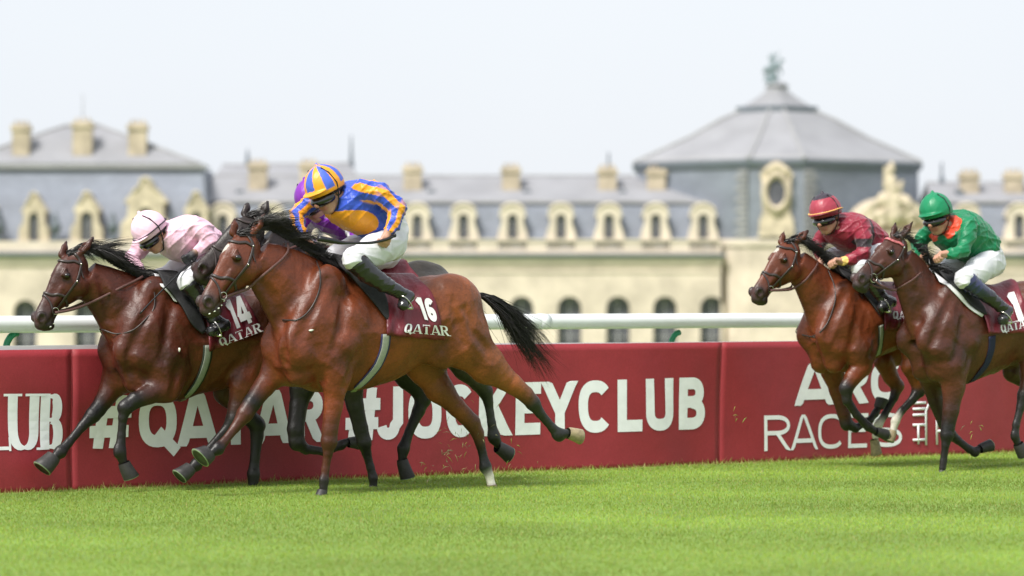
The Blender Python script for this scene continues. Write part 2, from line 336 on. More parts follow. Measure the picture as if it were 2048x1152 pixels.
# ------------------------------------------------------------------ stroke lettering
def arc(cx, cy, rx, ry, a0, a1, n=14, p=2.0):
    out = []
    for i in range(n + 1):
        a = math.radians(a0 + (a1 - a0) * i / n); c, s_ = math.cos(a), math.sin(a)
        out.append((cx + rx * math.copysign(abs(c) ** (2 / p), c), cy + ry * math.copysign(abs(s_) ** (2 / p), s_)))
    return out
def glyph(ch, w, th, serif=False):
    """strokes (centre lines) of a letter in a box w x 1; th = stroke thickness"""
    h = th / 2; m = w / 2; S = []; g = []
    l, r, b, t = h, w - h, h * (.5 if serif else 1), 1 - h * (.5 if serif else 1)
    hb = b
    if ch == 'A': S = [[(h * .4, -.05), (m - h * .2, 1.05)], [(w - h * .4, -.05), (m + h * .2, 1.05)], [(w * .2, .26), (w * .8, .26)]]
    elif ch == 'T': S = [[(0, t), (w, t)], [(m, 0), (m, 1 - th * .9)]]
    elif ch == 'L': S = [[(l, 0), (l, 1)], [(th * .9, hb), (w, hb)]]
    elif ch == 'E': S = [[(l, 0), (l, 1)], [(th * .9, hb), (w, hb)], [(th * .9, t), (w, t)], [(th * .9, .52), (w * .9, .52)]]
    elif ch == 'O': S = [arc(m, .5, m - h, .5 - hb, 90, 450, 30, 2.5)]
    elif ch == 'Q': S = [arc(m, .5, m - h, .5 - hb, 90, 450, 30, 2.5), [(m, .3), (w * 1.0, -.1)]]
    elif ch == 'C': S = [arc(m, .5, m - h, .5 - hb, 42, 318, 26, 2.5)]
    elif ch == 'U': S = [[(l, 1), (l, .35)] + arc(m, .36, m - h, .36 - hb, 180, 360, 14, 2.4)[1:-1] + [(r, .35), (r, 1)]]
    elif ch == 'J': S = [arc(m - h, .32, m - h * .6, .32 - hb, 195, 360, 12, 2.4)[:-1] + [(r, .34), (r, 1)]]
    elif ch == 'K': S = [[(l, 0), (l, 1)], [(th * .8, .40), (w - h * .8, 1.08)], [(m * .85, .56), (w - h * .5, -.08)]]
    elif ch == 'Y': S = [[(h * .3, 1.08), (m, .42)], [(w - h * .3, 1.08), (m, .42)], [(m, 0), (m, .48)]]
    elif ch == 'R': S = [[(l, 0), (l, 1)], [(th * .9, t), (m, t)] + arc(m, (t + .5) / 2, m - h, (t - .5) / 2, 80, -80, 12, 2.2) + [(m, .5), (th * .9, .5)], [(m, .48), (w - h * .5, -.06)]]
    elif ch == 'B': S = [[(l, 0), (l, 1)], [(th * .9, t), (m, t)] + arc(m, (t + .53) / 2, m - h * 1.3, (t - .53) / 2, 80, -80, 12, 2.2) + [(m, .53), (th * .9, .53)],
                         [(m, .52)] + arc(m, (.51 + hb) / 2, m - h, (.51 - hb) / 2, 80, -80, 12, 2.2) + [(m, hb), (th * .9, hb)]]
    elif ch == 'S': S = [arc(m, (t + .5) / 2, m - h, (t - .5) / 2, 35, 250, 14, 2.2) + arc(m, (.5 + hb) / 2, m - h, (.5 - hb) / 2, 90, -145, 14, 2.2)]
    elif ch == '#': S = [[(w * .22, 0), (w * .36, 1)], [(w * .62, 0), (w * .76, 1)], [(0, .32), (w * .94, .32)], [(w * .06, .68), (w, .68)]]
    elif ch == '1': S = [[(w * .62, 0), (w * .62, 1)], [(w * .15, .74), (w * .45, .86)]]
    elif ch == '4': S = [[(w * .70, 0), (w * .70, 1)], [(w * .62, .97), (w * .06, .30)], [(0, .27), (w, .27)]]
    elif ch == '6': S = [arc(m, .31, m - h, .31 - hb, 90, 450, 24, 2.2), [(l, .35)] + arc(m, .62, m - h, .38 - hb, 180, 40, 10, 2.2)]
    out = []
    for i, st in enumerate(S):
        out.append((st, 'thin' if (serif and ch == 'A' and i == 0) else 'n'))
    if serif:
        sx = th * .95; y0, y1 = th * .11, 1 - th * .11
        def sf(x, y): out.append(([(x - sx, y), (x + sx, y)], 's'))
        if ch == 'A': sf(h * .4 + .02, y0); sf(w - h * .4 - .02, y0)
        if ch == 'T': sf(m, y0); out.append(([(th * .1, 1), (th * .1, .78)], 's')); out.append(([(w - th * .1, 1), (w - th * .1, .78)], 's'))
        if ch == 'R': sf(l, y0); sf(l, y1); sf(w - h * .3, y0)
        if ch == 'L': sf(l, y0); sf(l, y1); out.append(([(w, 0), (w, .24)], 's'))
        if ch == 'B': out.append(([(l - sx, y0), (l, y0)], 's')); out.append(([(l - sx, y1), (l, y1)], 's'))
        if ch == 'U': sf(l, y1); sf(r, y1)
        if ch == 'C': out.append(([(w - h * .6, .97), (w - h * .6, .66)], 's'))
    return out
def stroke_poly(pts, th, kind, serif):
    """ribbon of a centre line -> (verts, quads), resampled"""
    P = [np.array(pts[0], float)]
    for q in pts[1:]:
        q = np.array(q, float); L = np.linalg.norm(q - P[-1]); n = max(1, int(L / .16)); a = P[-1]
        for i in range(1, n + 1): P.append(a + (q - a) * i / n)
    closed = np.linalg.norm(P[0] - P[-1]) < 1e-6
    V = []; n = len(P)
    for i in range(n):
        a = P[i - 1] if i > 0 else (P[-2] if closed else P[0]); b = P[i + 1] if i < n - 1 else (P[1] if closed else P[-1])
        t0 = P[i] - a; t1 = b - P[i]
        t0 = t0 / (np.linalg.norm(t0) + 1e-9); t1 = t1 / (np.linalg.norm(t1) + 1e-9); t = t0 + t1
        t = t / (np.linalg.norm(t) + 1e-9); nn = v3(-t[1], t[0]); c = max(.75, abs(t @ (t1 if np.linalg.norm(t1) > 0 else t0)))
        hh = th / 2
        if serif: hh = hh * (.30 + .70 * abs(t[1]) ** .8)
        if kind == 'thin': hh = th * .22
        if kind == 's': hh = th * .11
        V += [P[i] + nn * hh / c, P[i] - nn * hh / c]
    return V, [(2 * i, 2 * i + 1, 2 * i + 3, 2 * i + 2) for i in range(n - 1)]
def letters(items, mapf, serif=False, th=.2):
    """items: (char, x, width) with height 1; mapf(x, y, layer)->point. One mesh builder."""
    mb = MB(); lay = 0
    for ch, x, w in items:
        for st, kind in glyph(ch, w, th, serif):
            V, F = stroke_poly(st, th, kind, serif); lay += 1
            if ch != 'Q': V = [(a, min(1.0, max(0.0, b))) for a, b in V]
            P = [mapf(x + a, b, lay % 7) for a, b in V]
            if any(p is None for p in P):
                good = [p for p in P if p is not None]
                if len(good) < 3: continue
                ok = [f for f in F if all(P[i] is not None for i in f)]; P = [p if p is not None else good[0] for p in P]; F = ok
            mb.add(P, F)
    return mb

# ------------------------------------------------------------------ ground, sky is the world
def hgt(x, y):
    return np.where(y < 45, 0.0, -np.clip((y - 45) / 200, 0, 1) ** 1.0 * 5.2)
def ground():
    ys = np.concatenate([np.linspace(-30, 45, 40), np.linspace(48, 300, 50), np.linspace(340, 1400, 10)])
    xs = np.concatenate([np.linspace(-900, -60, 10), np.linspace(-50, 60, 56), np.linspace(80, 900, 10)])
    X, Y = np.meshgrid(xs, ys); V = np.stack([X, Y, hgt(X, Y)], -1).reshape(-1, 3)
    nx = len(xs); F = np.array([(j * nx + i, j * nx + i + 1, (j + 1) * nx + i + 1, (j + 1) * nx + i) for j in range(len(ys) - 1) for i in range(nx - 1)])
    m = mat('turf_soil', (0.17, 0.27, 0.045), 0.9, noise=0.25, nscale=45, n2=0.18, n2scale=0.8, bump=0.6, bscale=60, bdist=0.03)
    tag(mk('ground', V, F, m), kind='structure')
ground()
# rail / banner line: base (0,985)->(2048,905) in the photograph, on flat ground
def gpt(px, py):
    D = FP * CAMH / (py - HOR); return v3((px - 1024) / FP * D, D)
B0 = gpt(0, 985.5); B1 = gpt(1600, 921.0)
bd = (B1 - B0) / np.linalg.norm(B1 - B0); bn = v3(bd[1], -bd[0])      # bn points to the camera side
def bs(px):                                                         # distance along the banner at a pixel column
    r = v3((px - 1024) / FP, 1.0); A = np.array([[r[0], -bd[0]], [r[1], -bd[1]]]); t, s_ = np.linalg.solve(A, B0); return s_
def bwave(s_, z):
    return 0.012 * math.sin(s_ * 2.1 + 1) + 0.008 * math.sin(s_ * 5.3 + z * 3) + 0.030 * (1 - z / 1.05) * math.sin(s_ * 3.3 + 2) + .006 * math.sin(s_ * 11 + 5 * z) * math.sin(s_ * 1.7) + \
        (0.012 * math.exp(-((s_ - bs(60)) / .5) ** 2) * math.sin(z * 9 + s_ * 3))
def bpt(s_, z, off=0.0):
    o = bwave(s_, z) + off; p = B0 + bd * s_ + bn * o; return v3(p[0], p[1], z)
def btop(s_): return BH
BH = (985.5 - 700) * (B0[1] / FP)
def bz(px, py):                                                     # height on banner plane of a pixel
    s_ = bs(px); D = (B0 + bd * s_)[1]; return CAMH + (HOR - py) / FP * D
def panel(px0, px1, label, grp='crimson banner panels along the running rail'):
    s0, s1 = bs(px0) if px0 > -900 else bs(0) - 6, bs(px1) if px1 < 2900 else bs(2048) + 12
    n = max(4, int((s1 - s0) / .06)); m = 18; V = []; root = empty('banner_panel', (*(B0 + bd * (s0 + s1) / 2), 0))
    R = np.array([*(B0 + bd * (s0 + s1) / 2), 0])
    for i in range(n + 1):
        for j in range(m + 1): V.append(bpt(s0 + (s1 - s0) * i / n, -.02 + (BH + .02) * j / m) - R)
    F = np.array([(i * (m + 1) + j, (i + 1) * (m + 1) + j, (i + 1) * (m + 1) + j + 1, i * (m + 1) + j + 1) for i in range(n) for j in range(m)])
    o = mk('sheet', V, F, M['banner'], root); sm = o.modifiers.new('t', 'SOLIDIFY'); sm.thickness = .004; sm.offset = -1
    for q in (s1 - .006,):
        e = MB(); e.tube([Vector(bpt(q, z) - R) for z in np.linspace(0, BH, 12)], .0018, 5); e.build('seam', M['banner'], root, True)
    tag(root, label, 'banner', grp); return root, R
def btext(root, R, items, corners, serif, th, name='lettering'):
    """corners: pixel (x0,ybase0,ytop0) and (x1,ybase1,ytop1); items widths in units of letter height sum to total"""
    (x0, yb0, yt0), (x1, yb1, yt1) = corners; tot = items[-1][1] + items[-1][2]
    sa, sb = bs(x0), bs(x1); za0, za1 = bz(x0, yb0), bz(x0, yt0); zb0, zb1 = bz(x1, yb1), bz(x1, yt1)
    def mp(x, y, lay):
        u = x / tot; s_ = sa + (sb - sa) * u; z = (za0 + (zb0 - za0) * u) * (1 - y) + (za1 + (zb1 - za1) * u) * y
        return bpt(s_, z, .003 + lay * .0003) - R
    letters(items, mp, serif, th).build(name, M['print'], root)
def run(text, w, gap, sp=.35):
    x = 0; out = []
    for ch in text:
        if ch == ' ': x += sp; continue
        ww = w.get(ch, w['*']); out.append((ch, x, ww)); x += ww + gap
    return out
p1, R1 = panel(-1000, 145, 'crimson banner panel at the far left with white serif lettering, rippled')
def bglyphs(root, R, boxes, yb, yt, serif, th):
    """boxes: (char, px0, px1); yb, yt: pixel height of base and top at the two ends"""
    X0, X1 = boxes[0][1], boxes[-1][2]
    for ch, a, b in boxes:
        L_ = lambda p, x: p[0] + (p[1] - p[0]) * (x - X0) / (X1 - X0)
        hh = bz(a, L_(yt, a)) - bz(a, L_(yb, a)); w = (bs(b) - bs(a)) / hh
        btext(root, R, [(ch, 0, w)], ((a, L_(yb, a), L_(yt, a)), (b, L_(yb, b), L_(yt, b))), serif, th, 'letter')
p2, R2 = panel(145.3, 1442, 'long crimson banner panel with bold white hashtag lettering, middle of the rail')
p3, R3 = panel(1442.3, 3000, 'crimson banner panel on the right with two lines of white lettering and an emblem')
bglyphs(p1, R1, [('C', -118, -56), ('L', -48, 14), ('U', 12, 76), ('B', 79, 126)], (906, 898), (788, 787), True, .20)
bglyphs(p2, R2, [('#', 182, 262), ('Q', 277, 353), ('A', 358, 432), ('T', 438, 504), ('A', 512, 580), ('R', 590, 648), ('#', 692, 758), ('J', 764, 801), ('O', 811, 879), ('C', 889, 951), ('K', 961, 1026), ('E', 1034, 1084), ('Y', 1088, 1153), ('C', 1158, 1222), ('L', 1232, 1280), ('U', 1287, 1346), ('B', 1358, 1411)], (899, 858), (791, 754), False, .225)
bglyphs(p3, R3, [('A', 1592, 1668), ('R', 1680, 1736), ('C', 1742, 1806)], (812, 804), (727, 722), False, .25)
bglyphs(p3, R3, [('R', 1525, 1577), ('A', 1578, 1636), ('C', 1638, 1692), ('E', 1700, 1738), ('S', 1747, 1804)], (902, 893), (831, 825), False, .12)
em = MB()
def estroke(pts, th=.024):
    P = [Vector(bpt(bs(a), bz(a, b), .008) - R3) for a, b in pts]; em.tube(P, th / 2, 6, flat=.35, up=[Vector((bn[0], bn[1], 0))] * len(P))
for yy in (806, 818, 830, 850): estroke([(1824, yy), (1848, yy - 1)])
estroke([(1834, 888), (1834, 850)]); estroke([(1824, 880), (1846, 879)])
estroke([(1848, 890), (1848, 822), (1853, 808), (1864, 801), (1878, 799)]); estroke([(1868, 889), (1868, 835), (1872, 822), (1886, 815)])
estroke([(1868, 848), (1884, 847)]); estroke([(1868, 862), (1884, 861)]); estroke([(1884, 889), (1884, 820)])
em.build('emblem', M['print'], p3, True)
# white lower board showing above the banner, white top rail, green supports
tb = MB(); s0, s1 = bs(0) - 6, bs(2048) + 12
hb = lambda s_: BH + .028 * min(1, max(.12, 1 - (s_ - bs(200)) / (bs(1400) - bs(200))))
n = 60; V = []
for i in range(n + 1):
    s_ = s0 + (s1 - s0) * i / n; p = B0 + bd * s_ - bn * .05
    V += [(p[0], p[1], BH - .25), (p[0], p[1], hb(s_)), (p[0] - bn[0] * .03, p[1] - bn[1] * .03, hb(s_)), (p[0] - bn[0] * .03, p[1] - bn[1] * .03, BH - .25)]
F = [(4 * i + a, 4 * i + 4 + a, 4 * i + 4 + (a + 1) % 4, 4 * i + (a + 1) % 4) for i in range(n) for a in range(4)]
tb.add(V, F); tag(tb.build('barrier_board', M['rail']), 'long white backing board showing just above the crimson banners', 'board')
rz = bz(0, 650) ; ro = -.18
rail = empty('running_rail', (*(B0 + bd * bs(700)), 0)); RR = np.array([*(B0 + bd * bs(700)), 0]); rb = MB()
def rpt(s_, z, o): p = B0 + bd * s_ + bn * o; return Vector((p[0], p[1], z)) - Vector(RR)
def rzz(px, py, o=ro):                                               # height at offset plane
    r = v3((px - 1024) / FP, 1.0); b = B0 + bn * o; A = np.array([[r[0], -bd[0]], [r[1], -bd[1]]]); t, s_ = np.linalg.solve(A, b); return s_, CAMH + (HOR - py) / FP * t
sA, zA = rzz(0, 649); sB, zB = rzz(1600, 640.5)
ns = 40; rb.tube([rpt(sA - 6 + (sB - sA + 20) * i / ns, zA + (zB - zA) * ((sA - 6 + (sB - sA + 20) * i / ns) - sA) / (sB - sA), ro) for i in range(ns + 1)], .060, 20)
rb.build('rail_tube', M['rail'], rail, True)
for px in (-300, 430, 1085, 1835):
    jb = MB(); sj, _ = rzz(px, 645); jb.tube([rpt(sj - .05, zA + (zB - zA) * (sj - sA) / (sB - sA), ro), rpt(sj + .05, zA + (zB - zA) * (sj - sA) / (sB - sA), ro)], .0615, 20)
    jb.build('joint_sleeve', M['rail'], rail, True)
tag(rail, 'white tubular plastic running rail above the crimson banners', 'rail')
for i, px in enumerate((38, 1362, 700, 2040)):
    sj, zj = rzz(px, 660); g = MB(); pts = []
    for a in np.linspace(0, 1, 14):
        zz = -.05 + (zj + .05) * (1 - (1 - a) ** 1.0) if a < .75 else None
        ang = max(0, (a - .62) / .38) * math.pi / 2
        z = (zj - .17) * min(1, a / .62) if a < .62 else (zj - .17) + .15 * math.sin(ang); back = -.02
        q = rpt(sj, z, ro + back) + Vector(RR)
        q = q + Vector((*(-bd * .10), 0)) * (1 - (1 - math.cos(ang)) if a > .62 else 1)
        pts.append(q)
    p0 = Vector(pts[0]); o = None; g.tube([p - Vector((p0.x, p0.y, 0)) for p in pts], .024, 12)
    o = g.build('rail_support', M['green'], None, True); o.location = (p0.x, p0.y, 0)
    tag(o, ['curved green support bracket under the rail at the far left edge', 'curved green support bracket under the rail in the gap between the two groups of horses',
            'curved green rail support behind the leading horses', 'curved green rail support behind the horse at the right edge'][i], 'post', 'green supports of the running rail')
# ------------------------------------------------------------------ grass
def grass():
    n = 820000
    D = 11.5 + (38 - 11.5) * RNG.random(n) ** 1.15; x = (RNG.random(n) - .5) * (D / FP * 2048 * 1.3 + 2.6)
    P = np.stack([x, D], 1); side = (P - B0) @ bn; P = P[side > -0.25]; side = side[side > -.25]; n = len(P)
    tall = np.clip(1 - side / .35, 0, 1)
    h = (.009 + .010 * RNG.random(n)) * (1 + 3.0 * tall * RNG.random(n) ** 2); a = RNG.random(n) * 2 * np.pi
    w = (.0016 + .0014 * RNG.random(n)) * (P[:, 1] / 20); dx = np.cos(a) * w; dy = np.sin(a) * w
    ln = h * (.25 + .7 * RNG.random(n)); b = RNG.random(n) * 2 * np.pi; lx = np.cos(b) * ln; ly = np.sin(b) * ln
    base = np.stack([P[:, 0], P[:, 1], np.zeros(n)], 1)
    v0 = base + np.stack([-dx, -dy, 0 * dx], 1); v1 = base + np.stack([dx, dy, 0 * dx], 1)
    v2 = base + np.stack([lx, ly, h], 1)
    V = np.stack([v0, v1, v2], 1).reshape(-1, 3); F = np.arange(3 * n).reshape(-1, 3)
    g = np.stack([.235 + .09 * RNG.random(n), .345 + .09 * RNG.random(n), .04 + .04 * RNG.random(n)], 1)
    patch = .5 + .25 * np.sin(P[:, 0] * 1.1 + 1.7 * np.sin(P[:, 1] * .6)) + .25 * np.sin(P[:, 1] * 2.1 + P[:, 0] * .5)
    g *= (.70 + .5 * patch)[:, None] * (1 + .07 * np.sign(np.sin(P[:, 1] * 2.2)))[:, None]
    dry = (RNG.random(n) < .05 + .75 * np.clip(1 - np.abs(side - .05) / .24, 0, 1)); g[dry] = np.array([.38, .33, .12]) * (.8 + .4 * RNG.random((dry.sum(), 1)))
    col = np.repeat(g, 3, 0); m = mat('grass_blade', attr=True, rough=.55, spec=.3)
    N = m.node_tree.nodes; L = m.node_tree.links; p = N['Principled BSDF']; tr = N.new('ShaderNodeBsdfTranslucent'); mx = N.new('ShaderNodeMixShader'); mx.inputs[0].default_value = .35
    at = [q for q in N if q.type == 'ATTRIBUTE'][0]; L.new(at.outputs['Color'], tr.inputs['Color']); out = [q for q in N if q.type == 'OUTPUT_MATERIAL'][0]
    L.new(p.outputs[0], mx.inputs[1]); L.new(tr.outputs[0], mx.inputs[2]); L.new(mx.outputs[0], out.inputs['Surface'])
    tag(mk('grass', V, F, m, None, col, False), 'short bright green racecourse turf', 'grass', kind='stuff')
grass()
def clods():
    mb = MB()
    def put(px, py, spread, n, fr):
        for _ in range(n):
            D = 24.6 + random.uniform(-.5, .5); x = (px + random.gauss(0, spread) - 1024) / FP * D; z = max(.02, CAMH + (HOR - py - random.gauss(0, spread * 1.1)) / FP * D)
            a = random.uniform(0, 6.28); l = random.uniform(.008, .03); d = Vector((math.cos(a), random.uniform(-.5, .5), math.sin(a))) * l; c = Vector((x, D, z))
            mb.tube([c - d, c + Vector((0, 0, l * .3)), c + d], [.001, random.uniform(.0015, .004), .001], 4, c=random.choice([(.16, .24, .03), (.3, .28, .12), (.12, .1, .05), (.25, .3, .05)]))
    put(905, 905, 26, 34, 0); put(860, 930, 14, 10, 0); put(1470, 830, 9, 5, 0); put(960, 880, 35, 14, 0); put(1950, 860, 10, 8, 0); put(1040, 940, 30, 12, 0)
    o = mb.build('flying_turf', M['hoof'], None, True, True); tag(o, 'loose bits of turf kicked up in front of the banner', 'turf', kind='stuff')
clods()
# ------------------------------------------------------------------ horses
BLK = v3(.012, .010, .010); WHT = v3(.62, .58, .5)
def hair(name, parent, paths, mt, r0=.0028, seg=6, col=None):
    V = []; F = []; b = 0
    for P, rr in paths:
        n = len(P); t = np.gradient(P, axis=0); t /= np.linalg.norm(t, axis=1)[:, None] + 1e-9
        a = np.cross(t, v3(.3, 1, .2)); a /= np.linalg.norm(a, axis=1)[:, None] + 1e-9; c = np.cross(t, a)
        r = rr * (1 - .93 * (np.arange(n) / (n - 1)) ** 1.6)
        for k in range(3):
            an = 2.094 * k; V.append(P + (a * math.cos(an) + c * math.sin(an)) * r[:, None])
        # layout: k*n + i
        for i in range(n - 1):
            for k in range(3):
                k2 = (k + 1) % 3; F.append((b + k * n + i, b + k2 * n + i, b + k2 * n + i + 1, b + k * n + i + 1))
        b += 3 * n
    return mk(name, np.concatenate(V), np.array(F), mt, parent)
def bez(p0, p1, p2, n=7, jit=.0):
    t = np.linspace(0, 1, n)[:, None]; return (1 - t) ** 2 * p0 + 2 * t * (1 - t) * p1 + t * t * p2
def hoof(fr, parent, cor, sole, v, rpx, pale=False, fwd=(1, 0, 0), rim=True):
    a = fr.q(cor[0], cor[1], v); b = fr.q(sole[0], sole[1], v); r1 = rpx * fr.mpp(sole[0], v); r0 = r1 * .80
    ax = b - a; ax /= np.linalg.norm(ax); f = v3(*fwd); f = f - ax * (f @ ax); f /= np.linalg.norm(f) + 1e-9; l = np.cross(ax, f)
    V = []; F = []; cc = []; n = 18
    base = v3(.30, .24, .14) if pale else v3(.03, .028, .028)
    for j, (h, r, sh) in enumerate(((-.25, r0 * .9, 0), (0, r0, 0), (.5, (r0 + r1) / 2, r1 * .12), (.93, r1, r1 * .26), (1.0, r1 * .97, r1 * .23), (1.0, r1 * .80, r1 * .2), (.93, r1 * .6, r1 * .16))):
        for k in range(n):
            an = 2 * math.pi * k / n; heel = .88 if math.cos(an) < 0 else 1.08
            V.append(a + (b - a) * h + f * (sh + math.cos(an) * r * heel) + l * math.sin(an) * r * .92)
            cc.append(base if j < 3 else (v3(.32, .42, .26) if (rim and j in (4,)) else base * (.9 if j < 4 else .6)))
    for j in range(6):
        for k in range(n): F.append((j * n + k, j * n + (k + 1) % n, (j + 1) * n + (k + 1) % n, (j + 1) * n + k))
    V.append(np.mean(V[-n:], 0)); cc.append(v3(.03, .06, .03))
    for k in range(n): F.append((6 * n + k, 6 * n + (k + 1) % n, len(V) - 1))
    mk('hoof', V, F, M['hoof'], parent, np.array(cc))
def strap(field, pts, off=.006):
    P = []; U = []
    for p in pts:
        g = field.grad(p); g = g / (np.linalg.norm(g) + 1e-9); P.append(Vector(p + g * off)); U.append(Vector(g))
    return P, U
def resample(P, n):
    P = np.array(P, float); d = np.concatenate([[0], np.cumsum(np.linalg.norm(np.diff(P, axis=0), axis=1))]); t = np.linspace(0, d[-1], n)
    return np.stack([pchip(d, P[:, i], t) for i in range(P.shape[1])], 1)
def patch(fr, field, front, back, off, name, mt, parent, nu=22, nv=18, top_v0=True, thick=.006, wave=0):
    """draped sheet: front/back pixel polylines from the spine down the near side; mirrored over the back"""
    fr_, bk = resample(front, nv), resample(back, nv); rows = []
    for j in range(nv):
        row = []
        for i in range(nu + 1):
            px, py = fr_[j] * (1 - i / nu) + bk[j] * i / nu
            p = None; yy = py; tries = 0
            while p is None and tries < 60: p = fr.hit(field, px, yy, off); yy += 1.5; tries += 1
            row.append(p if p is not None else fr.q(px, py, .1))
        rows.append(row)
    # straight over the spine: top row pulled to the ridge
    top = []
    for i in range(nu + 1):
        p = rows[0][i]; q = field.march(v3(p[0], 0, 2.6), v3(0, 0, -1), off, far=2.2)
        top.append(q if q is not None else v3(p[0], 0, p[2]))
    near = [top] + [[field.march(v3((top[i][0] + rows[0][i][0]) / 2, rows[0][i][1] * .5, 2.6), v3(0, 0, -1), off, far=2.2) for i in range(nu + 1)]] + rows
    near = [[q if q is not None else near[0][i] for i, q in enumerate(r)] for r in near]
    near = np.array(near)
    if wave:
        for j in range(1, near.shape[0]):
            for i in range(nu + 1):
                g = field.grad(near[j, i]); g /= np.linalg.norm(g) + 1e-9
                near[j, i] += g * wave * (j / near.shape[0]) * (.5 + .5 * math.sin(i * .9 + j * .35)) 
    far = near[1:][::-1].copy(); far[..., 1] *= -1
    G = np.concatenate([far, near]); nr = len(G); V = G.reshape(-1, 3)
    F = np.array([(j * (nu + 1) + i, (j + 1) * (nu + 1) + i, (j + 1) * (nu + 1) + i + 1, j * (nu + 1) + i + 1) for j in range(nr - 1) for i in range(nu)])
    o = mk(name, V, F, mt, parent); sm = o.modifiers.new('t', 'SOLIDIFY'); sm.thickness = thick; sm.offset = 0
    return o
def pxtext(fr, field, parent, items, quad, serif, th, off, name='lettering'):
    """quad: pixel corners bl, br, tr, tl"""
    bl, br, tr, tl = [v3(*p) for p in quad]; tot = items[-1][1] + items[-1][2]
    def mp(x, y, lay):
        u = x / tot; p = (bl * (1 - u) + br * u) * (1 - y) + (tl * (1 - u) + tr * u) * y
        return fr.hit(field, p[0], p[1], off + lay * .0006)
    mb = letters(items, mp, serif, th)
    if mb.v:
        for v in mb.v: pass
        return mb.build(name, M['letter'], parent)
def folds(V, amp, f=40.0, seed=1, axis=(.8, .1, -.5)):
    """creases: long narrow ridges across a main direction, fading in and out"""
    r = np.random.default_rng(seed); o = np.zeros(len(V)); ax = np.array(axis) / np.linalg.norm(axis)
    for i in range(6):
        d = ax + r.normal(size=3) * .42; d /= np.linalg.norm(d); w = r.normal(size=3) * 7; m = r.normal(size=3) * 9
        ph = V @ d * f * r.uniform(.7, 1.5) + 1.3 * np.sin(V @ w + i) + r.uniform(0, 6); rid = (1 - np.abs(np.sin(ph))) ** 2.2
        o += rid * np.clip(.5 + .8 * np.sin(V @ m + r.uniform(0, 6)), 0, 1.2) - .12
    return o * amp / 2
def build_horse(S):
    fr = S['fr']; root = empty('race_horse', (*fr.O, 0), fr.rz); fr.root = root
    tag(root, S['label'], 'horse', 'racehorses galloping along the rail'); body = v3(*S['col']); dk = body * .45 + BLK * .4
    def key(c): return {'B': body, 'K': BLK, 'D': dk, 'W': WHT}[c]
    def st2(o, e, lst):
        e = v3(*e); e /= np.linalg.norm(e); n = v3(-e[1], e[0]); out = []
        for (t, b, hw) in lst:
            T = fr.q(*t)[[0, 2]] - o; B = fr.q(*b)[[0, 2]] - o
            out.append(((T @ e + B @ e) / 2, T @ n, B @ n, hw))
        return out
    tr = S['trunk']; o = fr.q(*tr[len(tr) // 2][0])[[0, 2]]; st = st2(o, (-1, 0), tr)
    st = [(a, max(b, c), min(b, c), d) for a, b, c, d in st]
    belly = body * .62
    def trcol(t, n, Y):
        k = np.clip((-n - .40) / .2, 0, 1)[:, None]; return body * (1 - k) + belly * k
    trunk = Loft(o, (-1, 0), st, col=body, p=2.1, k=.03, tb=.35, tt=.5); trunk.n = v3(0, 1)
    # recompute with n up
    st = [(a, fr.q(*t)[2] - o[1], fr.q(*b)[2] - o[1], hw) for (a, _, _, _), (t, b, hw) in zip(sorted(st), tr)]
    trunk = Loft(o, (-1, 0), [(q[0], -q[2], -q[1], q[3]) for q in st], tt=.30, tb=.42, p=2.15, col=body, k=.04)   # n axis points down for e=(-1,0)
    P0 = fr.q(*S['poll'])[[0, 2]]; Mz = fr.q(*S['muzzle'])[[0, 2]]; e = Mz - P0; L = np.linalg.norm(e); e = e / L; nn = v3(-e[1], e[0]); k = L / .627
    def T(s, n, v=0.0): p = P0 + e * s * k + nn * n * k; return v3(p[0], v * k, p[1])
    nk = S['neck']; nb = (fr.q(*nk[0][0])[[0, 2]] + fr.q(*nk[0][1])[[0, 2]]) / 2; ne = (fr.q(*nk[-1][0])[[0, 2]] + fr.q(*nk[-1][1])[[0, 2]]) / 2
    nst = [(a, max(b, c), min(b, c), d) for a, b, c, d in st2(nb, ne - nb, nk)]
    neck = Loft(nb, ne - nb, nst, tt=.45, tb=.25, p=2.1, col=body, k=.045)
    hs = [(-.02, -.02, -.12, .05), (.0, .0, -.16, .065), (.06, .035, -.2, .08), (.12, .055, -.235, .092), (.18, .058, -.25, .100), (.24, .052, -.252, .092), (.31, .042, -.225, .074), (.38, .034, -.18, .062),
          (.45, .028, -.145, .054), (.52, .026, -.145, .062), (.58, .018, -.150, .065), (.62, -.004, -.135, .054), (.648, -.03, -.115, .035)]
    star = S.get('star')
    def hcol(t, n, Y):
        t = t / k; kk = np.clip((t - .44) / .12, 0, 1)[:, None] * .85; c = body * (1 - kk) + v3(.040, .028, .025) * kk
        if star:
            a = ((t - star[0]) / star[1]) ** 2 + ((Y / k - star[2] + (t - star[0]) * star[4]) / star[3]) ** 2; w = ((a < 1) & (n / k > 0)).astype(float)[:, None]; c = c * (1 - w) + WHT * 1.1 * w
        return c
    head = Loft(P0, e, [(a * k, b * k, c * k, d * k) for a, b, c, d in hs], tt=.42, tb=.28, p=2.25, col=body, k=.02, colf=hcol)
    S['legs'] = [[(q[0], q[1], q[2], q[3] * (.90 if q[3] <= 11.2 else 1.10 if q[3] <= 17 else 1), q[4]) for q in lg] for lg in S['legs']]
    lo = np.minimum.reduce([trunk.lo, neck.lo, head.lo]); hi = np.maximum.reduce([trunk.hi, neck.hi, head.hi])
    for lg in S['legs']:
        for q in lg: w = fr.q(q[0], q[1], q[2]); lo = np.minimum(lo, w - .08); hi = np.maximum(hi, w + .08)
    for q in S['ears']: lo = np.minimum(lo, fr.q(*q[1], q[2]) - .05); hi = np.maximum(hi, fr.q(*q[1], q[2]) + .05)
    lo -= .04; hi += .05; lo[2] = max(lo[2], -.03)
